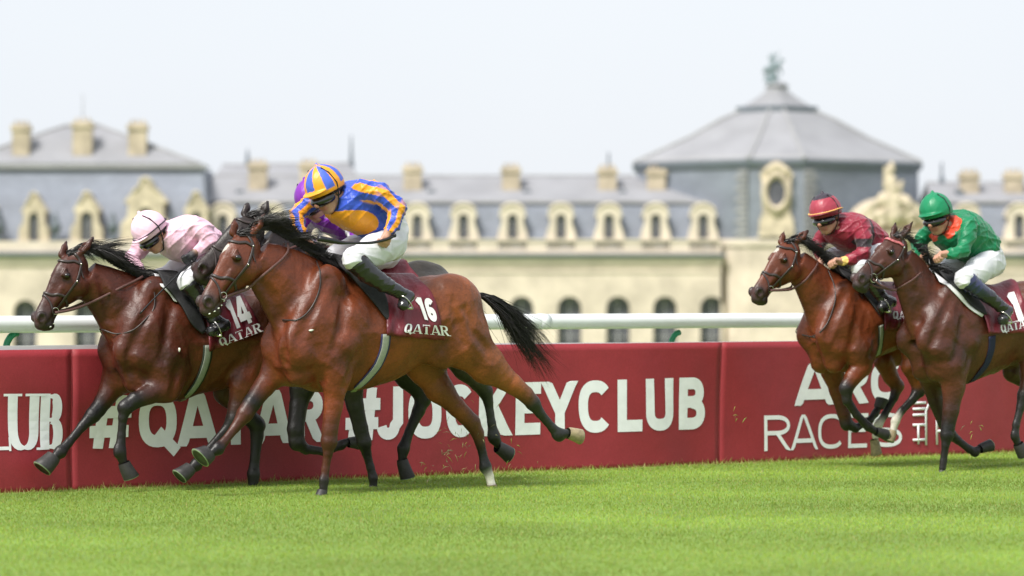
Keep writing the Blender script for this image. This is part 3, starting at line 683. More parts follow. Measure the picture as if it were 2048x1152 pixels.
    f = Field(lo, hi, S.get('vox', VOX)); f.add(trunk); f.add(neck); 
    # --- muscle masses of shoulder, chest and quarters, both sides
    for m_ in S.get('mass', []):
        for sgn in (1, -1):
            a = fr.q(m_[0], m_[1], m_[4]); b = fr.q(m_[2], m_[3], m_[4]); a[1] *= sgn; b[1] *= sgn; mp = fr.mpp(m_[0])
            f.add(Cone(a, b, m_[5] * mp, m_[6] * mp, fl=m_[7], col=body), .05)
    for lg in S['legs']:
        for i in range(len(lg) - 1):
            a, b = lg[i], lg[i + 1]; mp = fr.mpp(a[0], a[2]); big = a[3] > 22
            # between pixel points bigger muscles are flatter than deep
            f.add(Cone(fr.q(a[0], a[1], a[2]), fr.q(b[0], b[1], b[2]), a[3] * mp, b[3] * mp, fl=(.62 if a[3] > 34 else .8 if a[3] > 22 else .86 if a[3] > 12.5 else .74),
                       col=key(a[4]), colb=key(b[4])), .04 if big else .012)
        # joints: knee / hock / fetlock knobs
        for i in range(3, len(lg) - 1):
            a, p, b = (fr.q(*lg[j][:3]) for j in (i - 1, i, i + 1)); r_ = lg[i][3] * fr.mpp(lg[i][0], lg[i][2]); u1 = (p - a) / np.linalg.norm(p - a); u2 = (b - p) / np.linalg.norm(b - p)
            if u1 @ u2 < .95: n_ = u1 - u2; n_ /= np.linalg.norm(n_); f.add(Cone(p + n_ * r_ * .45 - u1 * r_ * .6, p + n_ * r_ * .45 + u2 * r_ * .3, r_ * .66, r_ * .66, fl=.8, col=key(lg[i][4])), .012)
    f.add(head, .03)
    for sg in (1, -1):
        f.add(Ell(T(.20, -.165, .055 * sg), v3(.085, .05, .085) * k, None, body), .03)          # cheek
        f.add(Cone(T(.16, .010, .082 * sg), T(.225, .016, .080 * sg), .015 * k, .010 * k, col=body), .02)   # brow ridge
        f.add(Cone(T(.30, -.05, .055 * sg), T(.42, -.055, .04 * sg), .016 * k, .01 * k, col=body), .02)   # facial crest
        f.add(Ell(T(.20, -.018, .088 * sg), v3(.030, .024, .028) * k, None, body * .35 + BLK * .4), .012)     # eye region
        f.add(Ell(T(.575, -.018, .050 * sg), v3(.042, .027, .046) * k, None, v3(.045, .036, .034)), .012)       # nostril wing
        f.add(Ell(T(.588, -.022, .080 * sg), v3(.028, .032, .036) * k), .006, 's')
        f.add(Cone(T(.36, -.125, .058 * sg), T(.60, -.088, .05 * sg), .006 * k, .009 * k), .010, 's')  # mouth line
    f.add(Ell(T(.590, -.128, 0), v3(.045, .042, .034) * k, None, BLK * 2), .02)                       # chin
    f.add(Ell(T(.625, -.06, 0), v3(.032, .04, .034) * k, None, BLK * 2.4), .02)                       # upper lip
    red = Ell(T(.588, -.028, 0), v3(.016, .058, .022) * k, None, v3(.22, .03, .03)); f.P.append(red)
    for (b_, t_, v_) in S['ears']:
        a = fr.q(*b_, v_ * .7); t = fr.q(*t_, v_); d = t - a
        t = t + d * .15; f.add(Cone(a - d * .12, a + d * .42, .028 * k, .034 * k, fl=.8, col=body), .015); f.add(Cone(a + d * .42, t, .033 * k, .003, fl=.6, col=body, colb=BLK * 2), .01)
        f.add(Cone(a + d * .3 + v3(.028, .012 if v_ > 0 else -.012, 0) * k, a + d * .85 + v3(.022, .006, 0) * k, .018 * k, .007 * k), .006, 's')
    for g in S.get('groove', []):
        pts = [fr.hit(f, x, y) for x, y in g[1:]]; pts = [p for p in pts if p is not None]
        for a, b in zip(pts[:-1], pts[1:]):
            n_ = f.grad(a); n_ /= np.linalg.norm(n_) + 1e-9; dp = g[0]
            f.add(Cone(a + n_ * .030, b + n_ * .030, .030 + dp, .030 + dp), .03, 's')
    for g in S.get('bulge', []):
        p = fr.hit(f, g[0], g[1])
        if p is not None: n_ = f.grad(p); n_ /= np.linalg.norm(n_); r = g[2] * fr.mpp(g[0]); f.add(Ell(p - n_ * r * .55, v3(r, r * .8, r * g[3]), None, body), .05)
    V, F = f.mesh(); cc = f.colors(V); g_ = f.grad(V); g_ /= np.linalg.norm(g_, axis=1)[:, None] + 1e-9
    hm = ((V - T(.3, -.08, 0)) @ v3(e[0], 0, e[1]) > -.38 * k) & (np.abs((V - T(.3, -.08, 0)) @ v3(nn[0], 0, nn[1])) < .22 * k)
    mus = folds(V, .0060, 12, 11, (.9, .05, -.35)) + folds(V, .0016, 34, 12, (.7, .1, .4)); mus *= np.where(hm, .25, 1) * np.clip((V[:, 2] - .45) / .3, .12, 1)
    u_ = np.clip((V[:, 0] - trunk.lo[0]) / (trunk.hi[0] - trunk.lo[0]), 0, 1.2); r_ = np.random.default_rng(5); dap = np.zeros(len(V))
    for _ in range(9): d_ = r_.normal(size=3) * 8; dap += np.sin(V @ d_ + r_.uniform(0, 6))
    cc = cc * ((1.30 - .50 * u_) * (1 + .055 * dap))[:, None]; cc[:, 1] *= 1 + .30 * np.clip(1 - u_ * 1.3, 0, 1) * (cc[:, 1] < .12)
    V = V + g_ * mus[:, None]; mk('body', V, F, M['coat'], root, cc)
    fr.field = f; S['T'] = T; S['k'] = k
    # --- eyes
    for sg in (1, -1):
        ey = T(.202, -.020, .4 * sg); q_ = f.march(ey, v3(0, -sg, 0), 0, far=.5); q_ = q_ if q_ is not None else T(.2, -.018, .1 * sg); mb = Field(q_ - .05, q_ + .05, .004); mb.add(Ell(q_ - v3(0, .006 * sg, 0), v3(.023, .014, .019) * k, None, BLK)); v_, f_ = mb.mesh(); mk('eye', v_, f_, M['eye'], root)
    for h in S['hooves']: hoof(fr, root, *h[:4], **(h[4] if len(h) > 4 else {}))
    # --- mane
    cr = S['crest']; n = S.get('nmane', 900); R = resample(cr, 60); paths = []
    for i in range(n):
        t = random.random(); q = R[min(59, int(t * 60))] + v3(random.gauss(0, 2.0), random.gauss(0, 1.6)); v = random.uniform(-.018, .022)
        p0 = fr.q(q[0], q[1] + 3, v); d0, d1, Lg = S['mane'](t); clump = math.sin(t * 55) * .22 + math.sin(t * 23 + 1) * .25; L_ = Lg * random.uniform(.55, 1.1) * (1 + clump * .5) * fr.mpp(q[0])
        def px2(dv, s): return v3(-dv[0] / math.sin(fr.phi), s, -dv[1])
        ci = int(t * 42 + random.gauss(0, .6)) * 3 + random.randrange(3); rc = np.random.default_rng(ci * 7 + int(cr[0][0])); cs = rc.normal(0, .22, 3); side = rc.uniform(-.25, .8); L_ *= rc.uniform(.65, 1.15)
        p1_ = fr.q(*R[min(59, max(0, int((ci // 3 + .5) / 42 * 60)))], v)
        a = px2(d0, side * .5) + RNG.normal(0, .07, 3) + cs * .5; b = px2(d1, side) + RNG.normal(0, .07, 3) + cs + (p1_ - p0) / max(L_, .05) * .55
        P = bez(p0, p0 + a * L_ * .5, p0 + (a * .4 + b * .7) * L_, 7)
        P = P + np.stack([np.sin(np.linspace(0, 6, 7) + ci) * .006, np.sin(np.linspace(0, 5, 7) + ci * 2) * .006, np.sin(np.linspace(0, 7, 7) + ci * 3) * .009], 1) * np.linspace(0, 1, 7)[:, None]
        d_ = f.samp(P); g = f.grad(P); g /= np.linalg.norm(g, axis=1)[:, None] + 1e-9
        push = np.clip(.006 + random.random() * .014 - d_, 0, .15); push[0] = 0; P = P + g * push[:, None]
        paths.append((P, random.uniform(.0014, .0034)))
    hair('mane', root, paths, M['hair'])
    # forelock
    paths = []
    for i in range(110):
        p0 = T(random.uniform(.0, .05), .02 + random.uniform(-.01, .01), random.uniform(-.035, .035)); dz = S.get('forelock', (-.5, .35))
        d = v3(dz[0] + random.gauss(0, .25), random.uniform(-.2, .5), dz[1] + random.gauss(0, .2)); P = bez(p0, p0 + d * .06, p0 + d * .13 + v3(-.03, .02, -.02), 6); paths.append((P, .003))
    hair('forelock', root, paths, M['hair'])
    # --- tail
    tl = S['tail']; paths = []
    for i in range(S.get('ntail', 800)):
        j = random.random(); tips = tl[1]; jj = j * (len(tips) - 1); a = int(jj); w = jj - a; tip = v3(*tips[a]) * (1 - w) + v3(*tips[min(a + 1, len(tips) - 1)]) * w
        s_ = random.random() * .35; base = v3(*tl[0]) * (1 - s_) + v3(*tl[2]) * s_; mid = v3(*tl[2]) + (tip - v3(*tips[len(tips) // 2])) * .35
        ln = random.uniform(.62, 1.12); fly = 13 if random.random() < .18 else 5; tip = base + (tip - base) * ln + v3(random.gauss(fly * .4, fly), random.gauss(0, fly)); v = random.gauss(0, .022)
        p0 = fr.q(base[0], base[1], v * .5); p1 = fr.q(mid[0] + random.gauss(0, 5), mid[1] + random.gauss(0, 5), v * 2); p2 = fr.q(tip[0], tip[1], v * 2.4)
        P = bez(p0, p1, p2, 9); wv = math.sin(j * 17) * .02; P += np.stack([np.sin(np.linspace(0, 7, 9) + j * 9) * .012 * np.linspace(0, 1, 9), 0 * P[:, 0], np.sin(np.linspace(0, 8, 9) + j * 13) * .018 * np.linspace(0, 1, 9) ** .7], 1); P[5:] += RNG.normal(0, .004, (4, 3)); P[-1] += RNG.normal(0, .012, 3); paths.append((P, random.uniform(.0016, .0036)))
    hair('tail', root, paths, M['hair'])
    # --- bridle
    def HP(s, th):
        c = T(s, -.085, 0); a = math.radians(th); n3 = v3(nn[0], 0, nn[1]); d = n3 * math.cos(a) + v3(0, 1, 0) * math.sin(a)
        q = f.march(c + d * .19 * k, -d, 0.0, far=.18 * k); return q if q is not None else c + d * .08
    def sband(lst, r, mb, mirror=True, n=16):
        A = resample(lst, n); pts = [HP(a, b) for a, b in A]
        if mirror: pts = pts[::-1] if False else pts; m2 = [v3(p[0], -p[1], p[2]) for p in pts][::-1]; pts = m2[:-1] + pts if abs(A[0][1]) > 1 and abs(A[-1][1]) > 1 else pts
        P, U = strap(f, pts, .003); mb.tube(P, r * k, 8, flat=.3, up=U)
    br = MB()
    for sg in (1, -1):
        for lst, r in (([(.0, 12), (.02, 50), (.06, 88), (.16, 102), (.26, 106), (.35, 106), (.455, 108)], .0105), ([(.06, 88), (.065, 50), (.10, 22), (.115, 0)], .0105),
                       ([(.34, 106), (.355, 60), (.385, 22), (.39, 0)], .010), ([(.34, 106), (.37, 150), (.38, 180)], .009), ([(.405, 0), (.45, 45), (.50, 85), (.52, 120)], .007),
                       ([(.06, 88), (.10, 104), (.15, 124)], .006)):
            A = resample(lst, 26); pts = [HP(a, b) for a, b in A]; pts = [v3(p[0], p[1] * sg, p[2]) for p in pts]; P, U = strap(f, pts, .006); br.tube(P, r * k * 1.1, 8, flat=.42, up=U)
    bo = br.build('bridle', M['leather'], root, True)
    if S.get('browcol'):
        b2 = MB()
        for sg in (1, -1):
            A = resample([(.055, 80), (.065, 50), (.10, 22), (.115, 0)], 14); pts = [HP(a, b) for a, b in A]; pts = [v3(p[0], p[1] * sg, p[2]) for p in pts]; P, U = strap(f, pts, .007); b2.tube(P, .014 * k, 8, flat=.45, up=U)
        b2.build('browband', M[S['browcol']], bo, True)
    bt = MB()
    for sg in (1, -1):
        c = HP(.475, 104); c[1] = (abs(c[1]) + .008) * sg; ring = [Vector(c + (v3(e[0], 0, e[1]) * math.cos(a) + v3(nn[0], 0, nn[1]) * math.sin(a)) * S.get('ring', .026) * k) for a in np.linspace(0, 2 * math.pi, 20)]
        bt = MB(); bt.tube(ring, .0035, 6, cap=False); bt.build('bit_ring', M['metal'], bo, True)
        for s_, th in ((.06, 88), (.2, 104), (.34, 106)):
            q = HP(s_, th); q[1] = (q[1] + .009) * sg; bk = MB(); bk.tube([Vector(q + v3(0, 0, .007)), Vector(q - v3(0, 0, .007))], .0055, 6); bk.build('buckle', M['metal'], bo, True)
    S['bit'] = HP(.49, 108)
    # --- reins: near side by pixels (on or clear of the coat), far side mirrored
    P = []
    for x, y in S['rein']:
        p = fr.hit(f, x, y, .012); P.append(p if p is not None else fr.q(x, y, P[-1][1] * .5 if P else .05))
    P = resample([S['bit'] + v3(0, .012, 0)] + P, 30)
    for sg in (1, -1):
        Q = [Vector((p[0], p[1] * sg, p[2])) for p in P]; U = [Vector((0, sg, 0.01)) for _ in P]; rn = MB(); rn.tube(Q, S.get('reinw', .0095), 8, flat=.45, up=U); rn.build('rein', M[S.get('reinmat', 'rein')], root, True)
    if 'martingale' in S:
        pts = [fr.hit(f, x, y) for x, y in S['martingale']]; pts = [p for p in pts if p is not None]; pts = list(resample(pts, 24)); pts = [v3(p[0], p[1], p[2]) for p in pts]
        for sg in (1, -1):
            P, U = strap(f, [v3(p[0], p[1] * sg, p[2]) for p in pts], .004); mm = MB(); mm.tube(P, .006, 6, flat=.6, up=U); mm.build('neck_strap', M['leather'], root, True)
    # --- saddlecloth, pad, saddle, girth
    c = patch(fr, f, S['cloth'][0], S['cloth'][1], .014, 'saddlecloth', M['cloth'], root, nu=26, nv=22, wave=S.get('wave', .02))
    for it in S.get('text', []): pxtext(fr, f, c, it[0], it[1], it[2], it[3], .034)
    if 'pad' in S: patch(fr, f, S['pad'][0], S['pad'][1], .022, 'saddle_pad', M['pad'], root, nu=10, nv=18, thick=.012)
    if 'white' in S: patch(fr, f, S['white'][0], S['white'][1], .010, 'numnah', M['white'], root, nu=6, nv=12, thick=.006)
    if 'girth' in S:
        gp, cols, w = S['girth']
        for j, (c_, ww, of) in enumerate(cols):
            g = MB(); pts = [fr.hit(f, x, y) for x, y in gp]; pts = [p for p in pts if p is not None]
            if len(pts) < 3: continue
            pts = list(resample(pts, 18)); bot = v3(pts[-1][0], 0, pts[-1][2] - .02); q = f.march(v3(pts[-1][0], 0, 0), v3(0, 0, 1), 0, far=1.5); pts.append(q if q is not None else bot)
            P, U = strap(f, pts, .004 + .003 * j); g.tube(P, w * ww, 8, flat=.10, up=U, c=c_); P, U = strap(f, [v3(p[0], -p[1], p[2]) for p in pts], .004 + .003 * j); g.tube(P, w * ww, 8, flat=.10, up=U, c=c_)
            g.build('girth', M['girth'], root, True, True)
    if 'marks' in S:
        for x, y, a_, b_ in S['marks']:
            p = fr.hit(f, x, y)
            if p is not None:
                ff = Field(p - .05, p + .05, .004); ff.add(Ell(p + v3(0, 0, 0), v3(.012 * a_, .012, .010 * b_), None, BLK)); ff.add(Ell(p + v3(-.018 * a_, 0, .004), v3(.012 * a_, .010, .006 * b_), None, BLK), .01); v_, f_ = ff.mesh(); mk('foam_fleck', v_, f_, M['foam'], root)
    return S
H = {}
f16 = Frame(contact=(648, 990), cv=.13, midpx=780); fdk = Frame(off=f16.off - .68, midpx=760)
f14 = Frame(off=f16.off - 1.08, midpx=430); fgr = Frame(contact=(1884, 943), cv=.13, midpx=1980); frd = Frame(off=fgr.off - .74, midpx=1790)
print('lateral to rail:', [round(float((np.array([*f.O]) - B0) @ bn), 2) for f in (f16, fdk, f14, fgr, frd)], 'offs', f16.off, fdk.off, f14.off, fgr.off, frd.off)
W3 = lambda c: c
H['16'] = dict(fr=f16, col=(.158, .035, .0105), label='bright bay horse with white star and one white hind foot, leading, number sixteen', poll=(486, 465), muzzle=(398, 612), star=(.175, .042, .0, .02, .25),
    trunk=[((556, 660), (560, 735), .12), ((580, 610), (588, 765), .185), ((630, 572), (640, 784), .225), ((700, 548), (705, 782), .235), ((760, 556), (770, 768), .27), ((820, 555), (825, 740), .27), ((865, 551), (870, 715), .265), ((905, 562), (912, 715), .25), ((938, 588), (940, 725), .2), ((962, 640), (962, 700), .10)],
    neck=[((690, 548), (566, 715), .155), ((650, 526), (552, 670), .135), ((605, 500), (538, 632), .112), ((555, 476), (524, 600), .095), ((512, 462), (512, 570), .08)],
    legs=[[(640, 650, .12, 60, 'B'), (662, 715, .155, 40, 'B'), (671, 752, .16, 29, 'B'), (667, 810, .15, 20, 'B'), (660, 858, .145, 15, 'D'), (658, 884, .14, 15.5, 'D'), (656, 906, .14, 11, 'D'), (651, 938, .13, 9.2, 'D'), (648, 961, .13, 11, 'K'), (646, 990, .13, 9.5, 'K')],
          [(578, 690, -.12, 50, 'B'), (556, 735, -.15, 31, 'B'), (530, 770, -.15, 22, 'B'), (504, 806, -.145, 16.5, 'K'), (490, 828, -.14, 15.5, 'D'), (470, 856, -.14, 11, 'D'), (448, 884, -.13, 10, 'D'), (436, 897, -.13, 12, 'K'), (422, 907, -.13, 9.5, 'K')],
          [(900, 620, .12, 74, 'B'), (928, 680, .16, 54, 'B'), (972, 728, .17, 37, 'B'), (1025, 768, .16, 21, 'B'), (1052, 790, .16, 14.5, 'D'), (1066, 806, .16, 14, 'K'), (1080, 826, .16, 11, 'K'), (1105, 856, .15, 10, 'K'), (1118, 869, .15, 12, 'K'), (1134, 867, .15, 9.5, 'K')],
          [(880, 650, -.13, 62, 'B'), (850, 725, -.15, 42, 'B'), (876, 775, -.15, 27, 'B'), (914, 815, -.14, 17, 'B'), (944, 845, -.14, 15.5, 'D'), (955, 866, -.14, 12, 'D'), (965, 906, -.14, 9.5, 'K'), (971, 934, -.13, 11.5, 'K'), (979, 952, -.13, 9.5, 'W'), (984, 976, -.13, 11, 'W')]],
    hooves=[((645, 984), (642, 1002), .13, 14), ((415, 908), (402, 921), -.13, 25, dict(fwd=(1, .3, -.1))), ((1141, 866), (1162, 868), .15, 16, dict(pale=True, fwd=(-.3, 0, -1))), ((984, 974), (986, 994), -.13, 15, dict(pale=True, rim=False))],
    ears=[((508, 462), (529, 428), .06), ((466, 463), (470, 437), -.055)],
    mass=[(655, 570, 590, 690, .13, 40, 34, .6), (700, 640, 676, 735, .16, 44, 30, .6), (850, 620, 880, 700, .14, 46, 38, .6), (590, 705, 600, 745, .08, 30, 28, .8)],
    groove=[(.010, (655, 560), (625, 620), (598, 680)), (.008, (715, 700), (700, 750), (690, 775)), (.008, (690, 600), (680, 660), (668, 700)), (.007, (905, 600), (915, 650), (925, 690)), (.007, (560, 640), (562, 680), (572, 730)), (.007, (520, 560), (545, 590), (560, 630)),
            (.007, (645, 740), (640, 760), (645, 785)), (.006, (930, 620), (950, 670), (975, 700))],
    bulge=[(612, 715, 26, .9), (700, 690, 26, .9)],
    crest=[(496, 456), (530, 455), (580, 478), (640, 516), (690, 542), (720, 552)], nmane=3200,
    mane=lambda t: ((.5, -.85 + .6 * t), (.85, .0 + .95 * t), 62 - 40 * t), forelock=(-.9, .15),
    tail=((950, 585), [(1098, 683), (1102, 705), (1100, 735), (1092, 752), (1075, 745), (1055, 715)], (1005, 612)),
    rein=[(478, 584), (497, 577), (512, 563), (545, 535), (570, 512), (577, 498), (576, 486)], martingale=[(632, 522), (640, 545), (640, 570), (630, 602), (612, 628), (590, 641), (565, 640)],
    cloth=([(745, 560), (765, 590), (772, 630), (772, 670)], [(835, 556), (862, 585), (878, 630), (889, 680)]),
    pad=([(694, 545), (722, 575), (752, 610), (774, 640)], [(742, 560), (768, 585), (776, 612), (778, 638)]),
    girth=([(772, 668), (770, 690), (758, 725), (738, 752), (718, 772)], [((.03, .03, .10), 1.0, 0), ((.30, .32, .27), .68, 0)], .036),
    text=[([('1', 0, .5), ('6', .55, .65)], ((845, 638), (876, 645), (866, 597), (828, 594)), False, .26), (run('QATAR', {'*': .85, 'A': .95}, .16), ((807, 665), (899, 672), (894, 652), (812, 647)), True, .24)],
    marks=[(621, 661, 1.1, .7), (447, 602, .35, .6), (442, 611, .3, .45), (436, 617, .4, .4), (428, 623, .45, .4), (418, 628, .45, .35)])
H['14'] = dict(fr=f14, col=(.088, .018, .0065), label='dark bay horse under the pale pink rider, wearing cloth number fourteen', poll=(143, 504), muzzle=(67, 643),
    trunk=[((236, 662), (240, 730), .12), ((258, 615), (264, 765), .185), ((300, 580), (312, 798), .225), ((340, 568), (352, 803), .24), ((400, 580), (405, 787), .27), ((460, 582), (460, 775), .27), ((510, 577), (510, 765), .265), ((555, 588), (560, 760), .25), ((595, 615), (598, 740), .19), ((618, 660), (618, 705), .09)],
    neck=[((330, 572), (240, 730), .16), ((290, 556), (222, 690), .14), ((240, 532), (206, 652), .115), ((195, 514), (192, 625), .098), ((162, 502), (178, 608), .082)],
    legs=[[(300, 660, .12, 60, 'B'), (333, 735, .16, 42, 'B'), (333, 775, .17, 28, 'B'), (300, 789, .17, 19, 'D'), (270, 801, .165, 15, 'K'), (251, 815, .16, 14, 'K'), (246, 835, .16, 10.5, 'K'), (243, 870, .15, 9.5, 'K'), (240, 903, .15, 11.5, 'K'), (247, 926, .15, 9.5, 'K')],
          [(255, 700, -.12, 50, 'B'), (236, 755, -.15, 30, 'B'), (216, 788, -.15, 21, 'B'), (196, 818, -.145, 15, 'K'), (186, 830, -.14, 14.5, 'K'), (165, 852, -.14, 11, 'K'), (138, 885, -.13, 9.5, 'K'), (121, 904, -.13, 11.5, 'K'), (108, 916, -.13, 9.5, 'K')],
          [(555, 640, .12, 66, 'B'), (528, 705, .16, 50, 'B'), (490, 765, .17, 31, 'B'), (474, 812, .16, 18, 'D'), (467, 840, .16, 15, 'K'), (452, 860, .15, 11, 'K'), (412, 905, .15, 10, 'K'), (392, 930, .15, 11.5, 'K'), (382, 938, .15, 9.5, 'K')],
          [(540, 650, -.12, 60, 'B'), (475, 725, -.15, 45, 'B'), (455, 782, -.16, 27, 'D'), (490, 825, -.15, 18, 'K'), (514, 850, -.14, 15, 'K'), (514, 872, -.14, 12, 'K'), (510, 915, -.13, 11, 'K'), (507, 948, -.13, 12, 'K'), (506, 978, -.13, 10.5, 'K')]],
    hooves=[((249, 932), (258, 958), .15, 17, dict(fwd=(-.7, 0, -.6))), ((104, 919), (87, 942), -.13, 22, dict(fwd=(1, .2, -.1))), ((378, 940), (362, 958), .15, 19), ((505, 978), (501, 996), -.13, 14)],
    ears=[((160, 506), (187, 475), .06), ((124, 507), (133, 482), -.055)],
    mass=[(310, 590, 258, 700, .12, 38, 34, .6), (355, 650, 338, 750, .16, 44, 30, .6), (520, 640, 520, 710, .14, 46, 38, .6), (262, 720, 272, 760, .08, 30, 28, .8)],
    groove=[(.010, (315, 590), (285, 640), (262, 700)), (.009, (362, 700), (352, 750), (345, 790)), (.008, (340, 620), (330, 680), (325, 720)), (.007, (200, 560), (210, 600), (215, 640)), (.008, (258, 710), (262, 745), (270, 770))],
    bulge=[(285, 720, 26, .9), (355, 710, 26, .9)],
    crest=[(150, 494), (185, 500), (230, 526), (275, 550), (310, 562)], nmane=2600,
    mane=lambda t: ((.65, -.45 + .3 * t), (.95, .55 + .1 * t), 72 - 24 * t), forelock=(-.9, .3),
    tail=((606, 612), [(700, 690), (705, 730), (690, 760)], (640, 640)), ntail=300,
    rein=[(141, 620), (180, 606), (210, 592), (245, 574), (270, 562), (286, 553)], martingale=[(300, 562), (309, 590), (308, 615), (290, 640), (262, 662), (235, 668), (203, 658)],
    cloth=([(395, 585), (408, 625), (416, 660), (417, 702)], [(482, 583), (498, 610), (514, 640), (527, 664)]),
    pad=([(330, 572), (362, 610), (385, 650), (405, 668)], [(372, 582), (392, 612), (405, 640), (412, 662)]), white=([(322, 572), (340, 590), (348, 602)], [(340, 576), (350, 592), (354, 604)]),
    girth=([(416, 690), (414, 715), (405, 745), (392, 770), (378, 788)], [((.02, .03, .02), 1.0, 0), ((.24, .26, .22), .66, 0)], .036),
    text=[([('1', 0, .5), ('4', .55, .75)], ((468, 660), (508, 643), (483, 590), (448, 602)), False, .24), (run('QATAR', {'*': .85, 'A': .95}, .16), ((442, 693), (524, 663), (518, 645), (436, 678)), True, .24)],
    marks=[(358, 700, .35, 1.6), (100, 654, .35, .4), (107, 648, .3, .4)])
H['dark'] = dict(fr=fdk, col=(.030, .020, .017), label='near black horse half hidden behind the bright bay number sixteen', poll=(503, 430), muzzle=(386, 541), vox=.013,
    trunk=[((595, 645), (600, 715), .12), ((615, 605), (622, 750), .185), ((655, 565), (665, 772), .225), ((705, 545), (715, 772), .235), ((760, 540), (770, 758), .26), ((800, 528), (812, 745), .26), ((835, 520), (843, 735), .255), ((868, 527), (878, 732), .24), ((900, 556), (905, 722), .18), ((920, 605), (920, 685), .09)],
    neck=[((700, 545), (600, 705), .155), ((655, 515), (575, 660), .135), ((605, 480), (556, 610), .112), ((560, 450), (538, 568), .095), ((522, 430), (528, 532), .08)],
    legs=[[(690, 690, .12, 50, 'B'), (700, 760, .16, 27, 'B'), (710, 810, .15, 18, 'K'), (721, 856, .14, 14, 'K'), (728, 885, .14, 14, 'K'), (733, 905, .13, 11, 'K'), (741, 935, .13, 9.5, 'K'), (746, 955, .13, 11, 'K'), (747, 974, .13, 9.5, 'K')],
          [(640, 690, -.12, 45, 'B'), (606, 768, -.15, 26, 'K'), (597, 810, -.15, 19, 'K'), (591, 858, -.14, 16, 'K'), (594, 884, -.14, 15, 'K'), (611, 898, -.14, 11, 'K'), (650, 903, -.13, 9, 'K'), (682, 890, -.13, 11, 'K'), (694, 884, -.13, 9, 'K')],
          [(880, 610, .12, 60, 'B'), (900, 685, .16, 42, 'B'), (930, 733, .16, 26, 'B'), (955, 763, .16, 17, 'B'), (971, 783, .15, 14, 'K'), (977, 805, .15, 11, 'K'), (983, 845, .15, 10, 'K'), (988, 874, .15, 11.5, 'K'), (998, 892, .15, 9.5, 'K')],
          [(860, 640, -.12, 55, 'B'), (800, 715, -.15, 38, 'K'), (815, 752, -.15, 24, 'K'), (838, 780, -.15, 17, 'K'), (846, 798, -.14, 15, 'K'), (837, 822, -.14, 12, 'K'), (819, 862, -.14, 10.5, 'K'), (807, 897, -.14, 12, 'K'), (804, 920, -.14, 9.5, 'K')]],
    hooves=[((747, 976), (745, 992), .13, 13), ((700, 884), (716, 881), -.13, 14, dict(fwd=(-.2, 0, -1))), ((1000, 895), (1022, 905), .15, 17, dict(fwd=(-.4, 0, -1))), ((805, 927), (811, 958), -.13, 16, dict(fwd=(-.7, 0, -.6)))],
    ears=[((525, 428), (536, 402), .06), ((489, 424), (497, 403), -.055)],
    mass=[(655, 570, 620, 690, .13, 40, 34, .6), (700, 640, 690, 735, .16, 40, 28, .6), (850, 600, 870, 680, .14, 46, 38, .6)],
    crest=[(515, 428), (560, 448), (610, 482), (660, 515), (700, 540)], nmane=700, mane=lambda t: ((.6, -.5 + .3 * t), (.7, .5), 42 - 12 * t), forelock=(-.8, .2),
    tail=((912, 585), [(985, 720), (975, 745), (960, 755)], (945, 610)), ntail=200,
    rein=[(450, 545), (500, 530), (560, 505), (600, 490)], cloth=([(745, 548), (765, 590), (772, 630), (772, 660)], [(820, 534), (840, 560), (850, 610), (855, 655)]),
    pad=([(700, 548), (722, 575), (752, 600), (764, 625)], [(742, 550), (760, 575), (766, 600), (768, 624)]))
